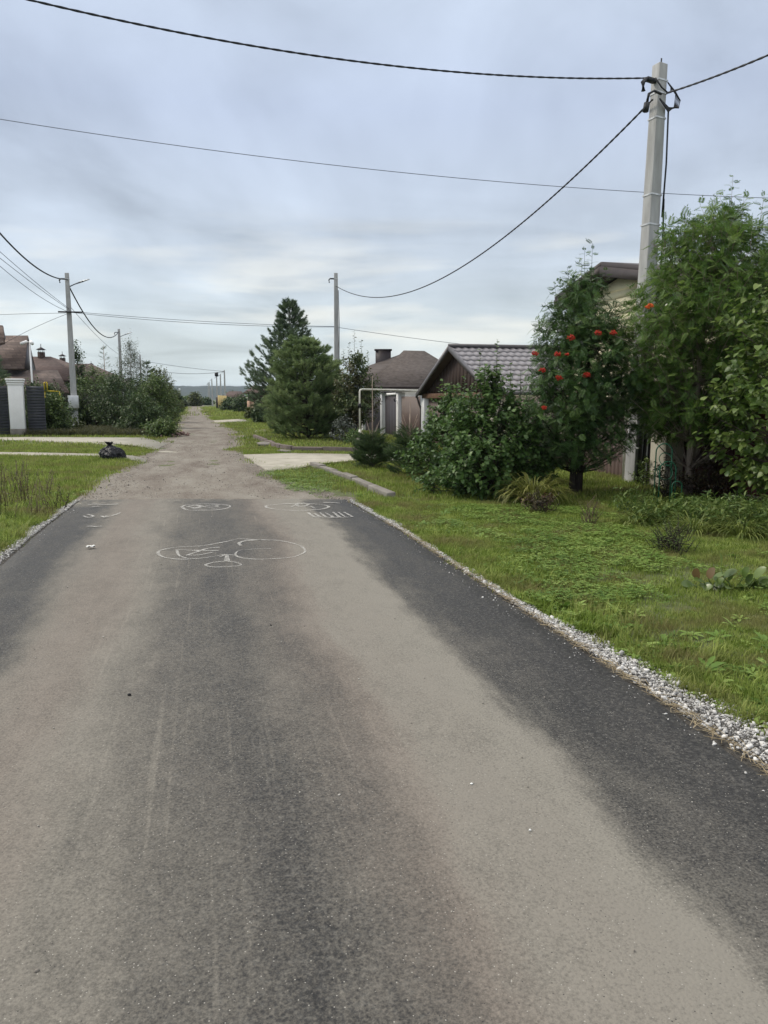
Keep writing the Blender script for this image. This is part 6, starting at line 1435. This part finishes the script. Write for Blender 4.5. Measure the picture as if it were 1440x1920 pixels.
# lush taller tufts and broad weeds along both shoulders
X, Y = lawn_pts(1.6, 13, 260, 7, .0); lu = lush(X, Y); r = np.random.default_rng(8); kk = r.uniform(0, 1, len(X)) < lu * .75 + (X < -2) * .22; X, Y = X[kk], Y[kk]
scatter('tall_grass', np.column_stack([X, Y, X * 0]), protoT, m_grass, 'taller lush grass fringing the stone strips', 'grass', scl=r.uniform(.7, 1.35, len(X)) * np.where(X < -2, 1.35, 1), seed=6)
protoR = [rosette(340 + k, 7 + k % 4, .085 + .02 * (k % 3), .34, .7) for k in range(6)]
X, Y = lawn_pts(1.6, 14, 260, 9, .0); lu = lush(X, Y); kk = r.uniform(0, 1, len(X)) < .08 + lu * .9; X, Y = X[kk], Y[kk]
scatter('broadleaf_weeds', np.column_stack([X, Y, X * 0 + .005]), protoR, m_clov, 'dandelion and plantain rosettes crowding the lawn edges', 'weeds', scl=np.clip(np.random.default_rng(77).lognormal(-.85, .35, len(X)), .2, .95), seed=7, tilt=.15)
protoC = [clover(350 + k) for k in range(5)]
X, Y = lawn_pts(1.8, 12, 110, 11, .1); kk = sn(X * 2.1, Y * 2.1, 79, 3) > .05; X, Y = X[kk], Y[kk]
scatter('clover', np.column_stack([X, Y, X * 0 + .005]), protoC, m_clov, 'clover patches through the mown lawn', 'clover', scl=r.uniform(.8, 1.6, len(X)), seed=8)
# tufts growing over the dirt at the end of the asphalt
x0, y0 = G(550, 905); n = 1500; X = x0 + r.normal(0, .5, n); Y = y0 + r.normal(0, 1.6, n); kk = (X > dR(Y) - .5 + .3 * sn(X * 3, Y * 3, 81, 3)) & (Y > YE + .15); X, Y = X[kk], Y[kk]
scatter('verge_tufts', np.column_stack([X, Y, X * 0 + .01]), protoG + protoC, m_clov, 'ragged green tufts creeping over the gravel beside the kerb', 'grass', scl=r.uniform(.8, 1.6, len(X)), seed=9)
# straw along the seam between asphalt and stones
ms = MB(); r = np.random.default_rng(12)
for k in range(800):
    Y = 1.9 + 8.5 * r.uniform(0, 1) ** 1.5; x = float(xr(Y)) + .03 + abs(r.normal(0, .035)); a = RA + math.pi / 2 + r.normal(0, .45); l_ = r.uniform(.05, .20); p = np.array([x, Y, .05 + r.uniform(0, .012)]); d = np.array([math.cos(a), math.sin(a), 0]) * l_
    ms.tube([p - d / 2, p + r.normal(0, .006, 3), p + d / 2 - (0, 0, .01)], [.0013, .0016, .001], 3, cap=False, v=r.uniform(.3, 1))
m_straw = leafmat('straw', (.25, .19, .11), (.42, .33, .20), (.55, .46, .30), .2, .7)
tag(ms.build('dry_straw', m_straw), 'dry straw caught along the seam between asphalt and stones', 'straw', kind='stuff')
# weedy strip under the hedge
r = np.random.default_rng(14); n = 2600; t_ = r.uniform(0, 1, n); pxs = 45 + 260 * t_; Xh, Yh_ = [], []
for px in pxs: x, y = G(px, r.uniform(806, 818)); Xh.append(x); Yh_.append(y)
m_rough = leafmat('rough_blade', (.030, .034, .014), (.060, .066, .026), (.105, .105, .045), .3, .7, inst=True)
protoW = [blade_clump(360 + k, 16, .28, .10, .022, .8) for k in range(4)]
scatter('rough_grass', np.column_stack([Xh, Yh_, np.zeros(n)]), protoW, m_rough, 'rough unmown grass between the drive and the hedge', 'grass', scl=r.uniform(.6, 1.2, n), seed=15)
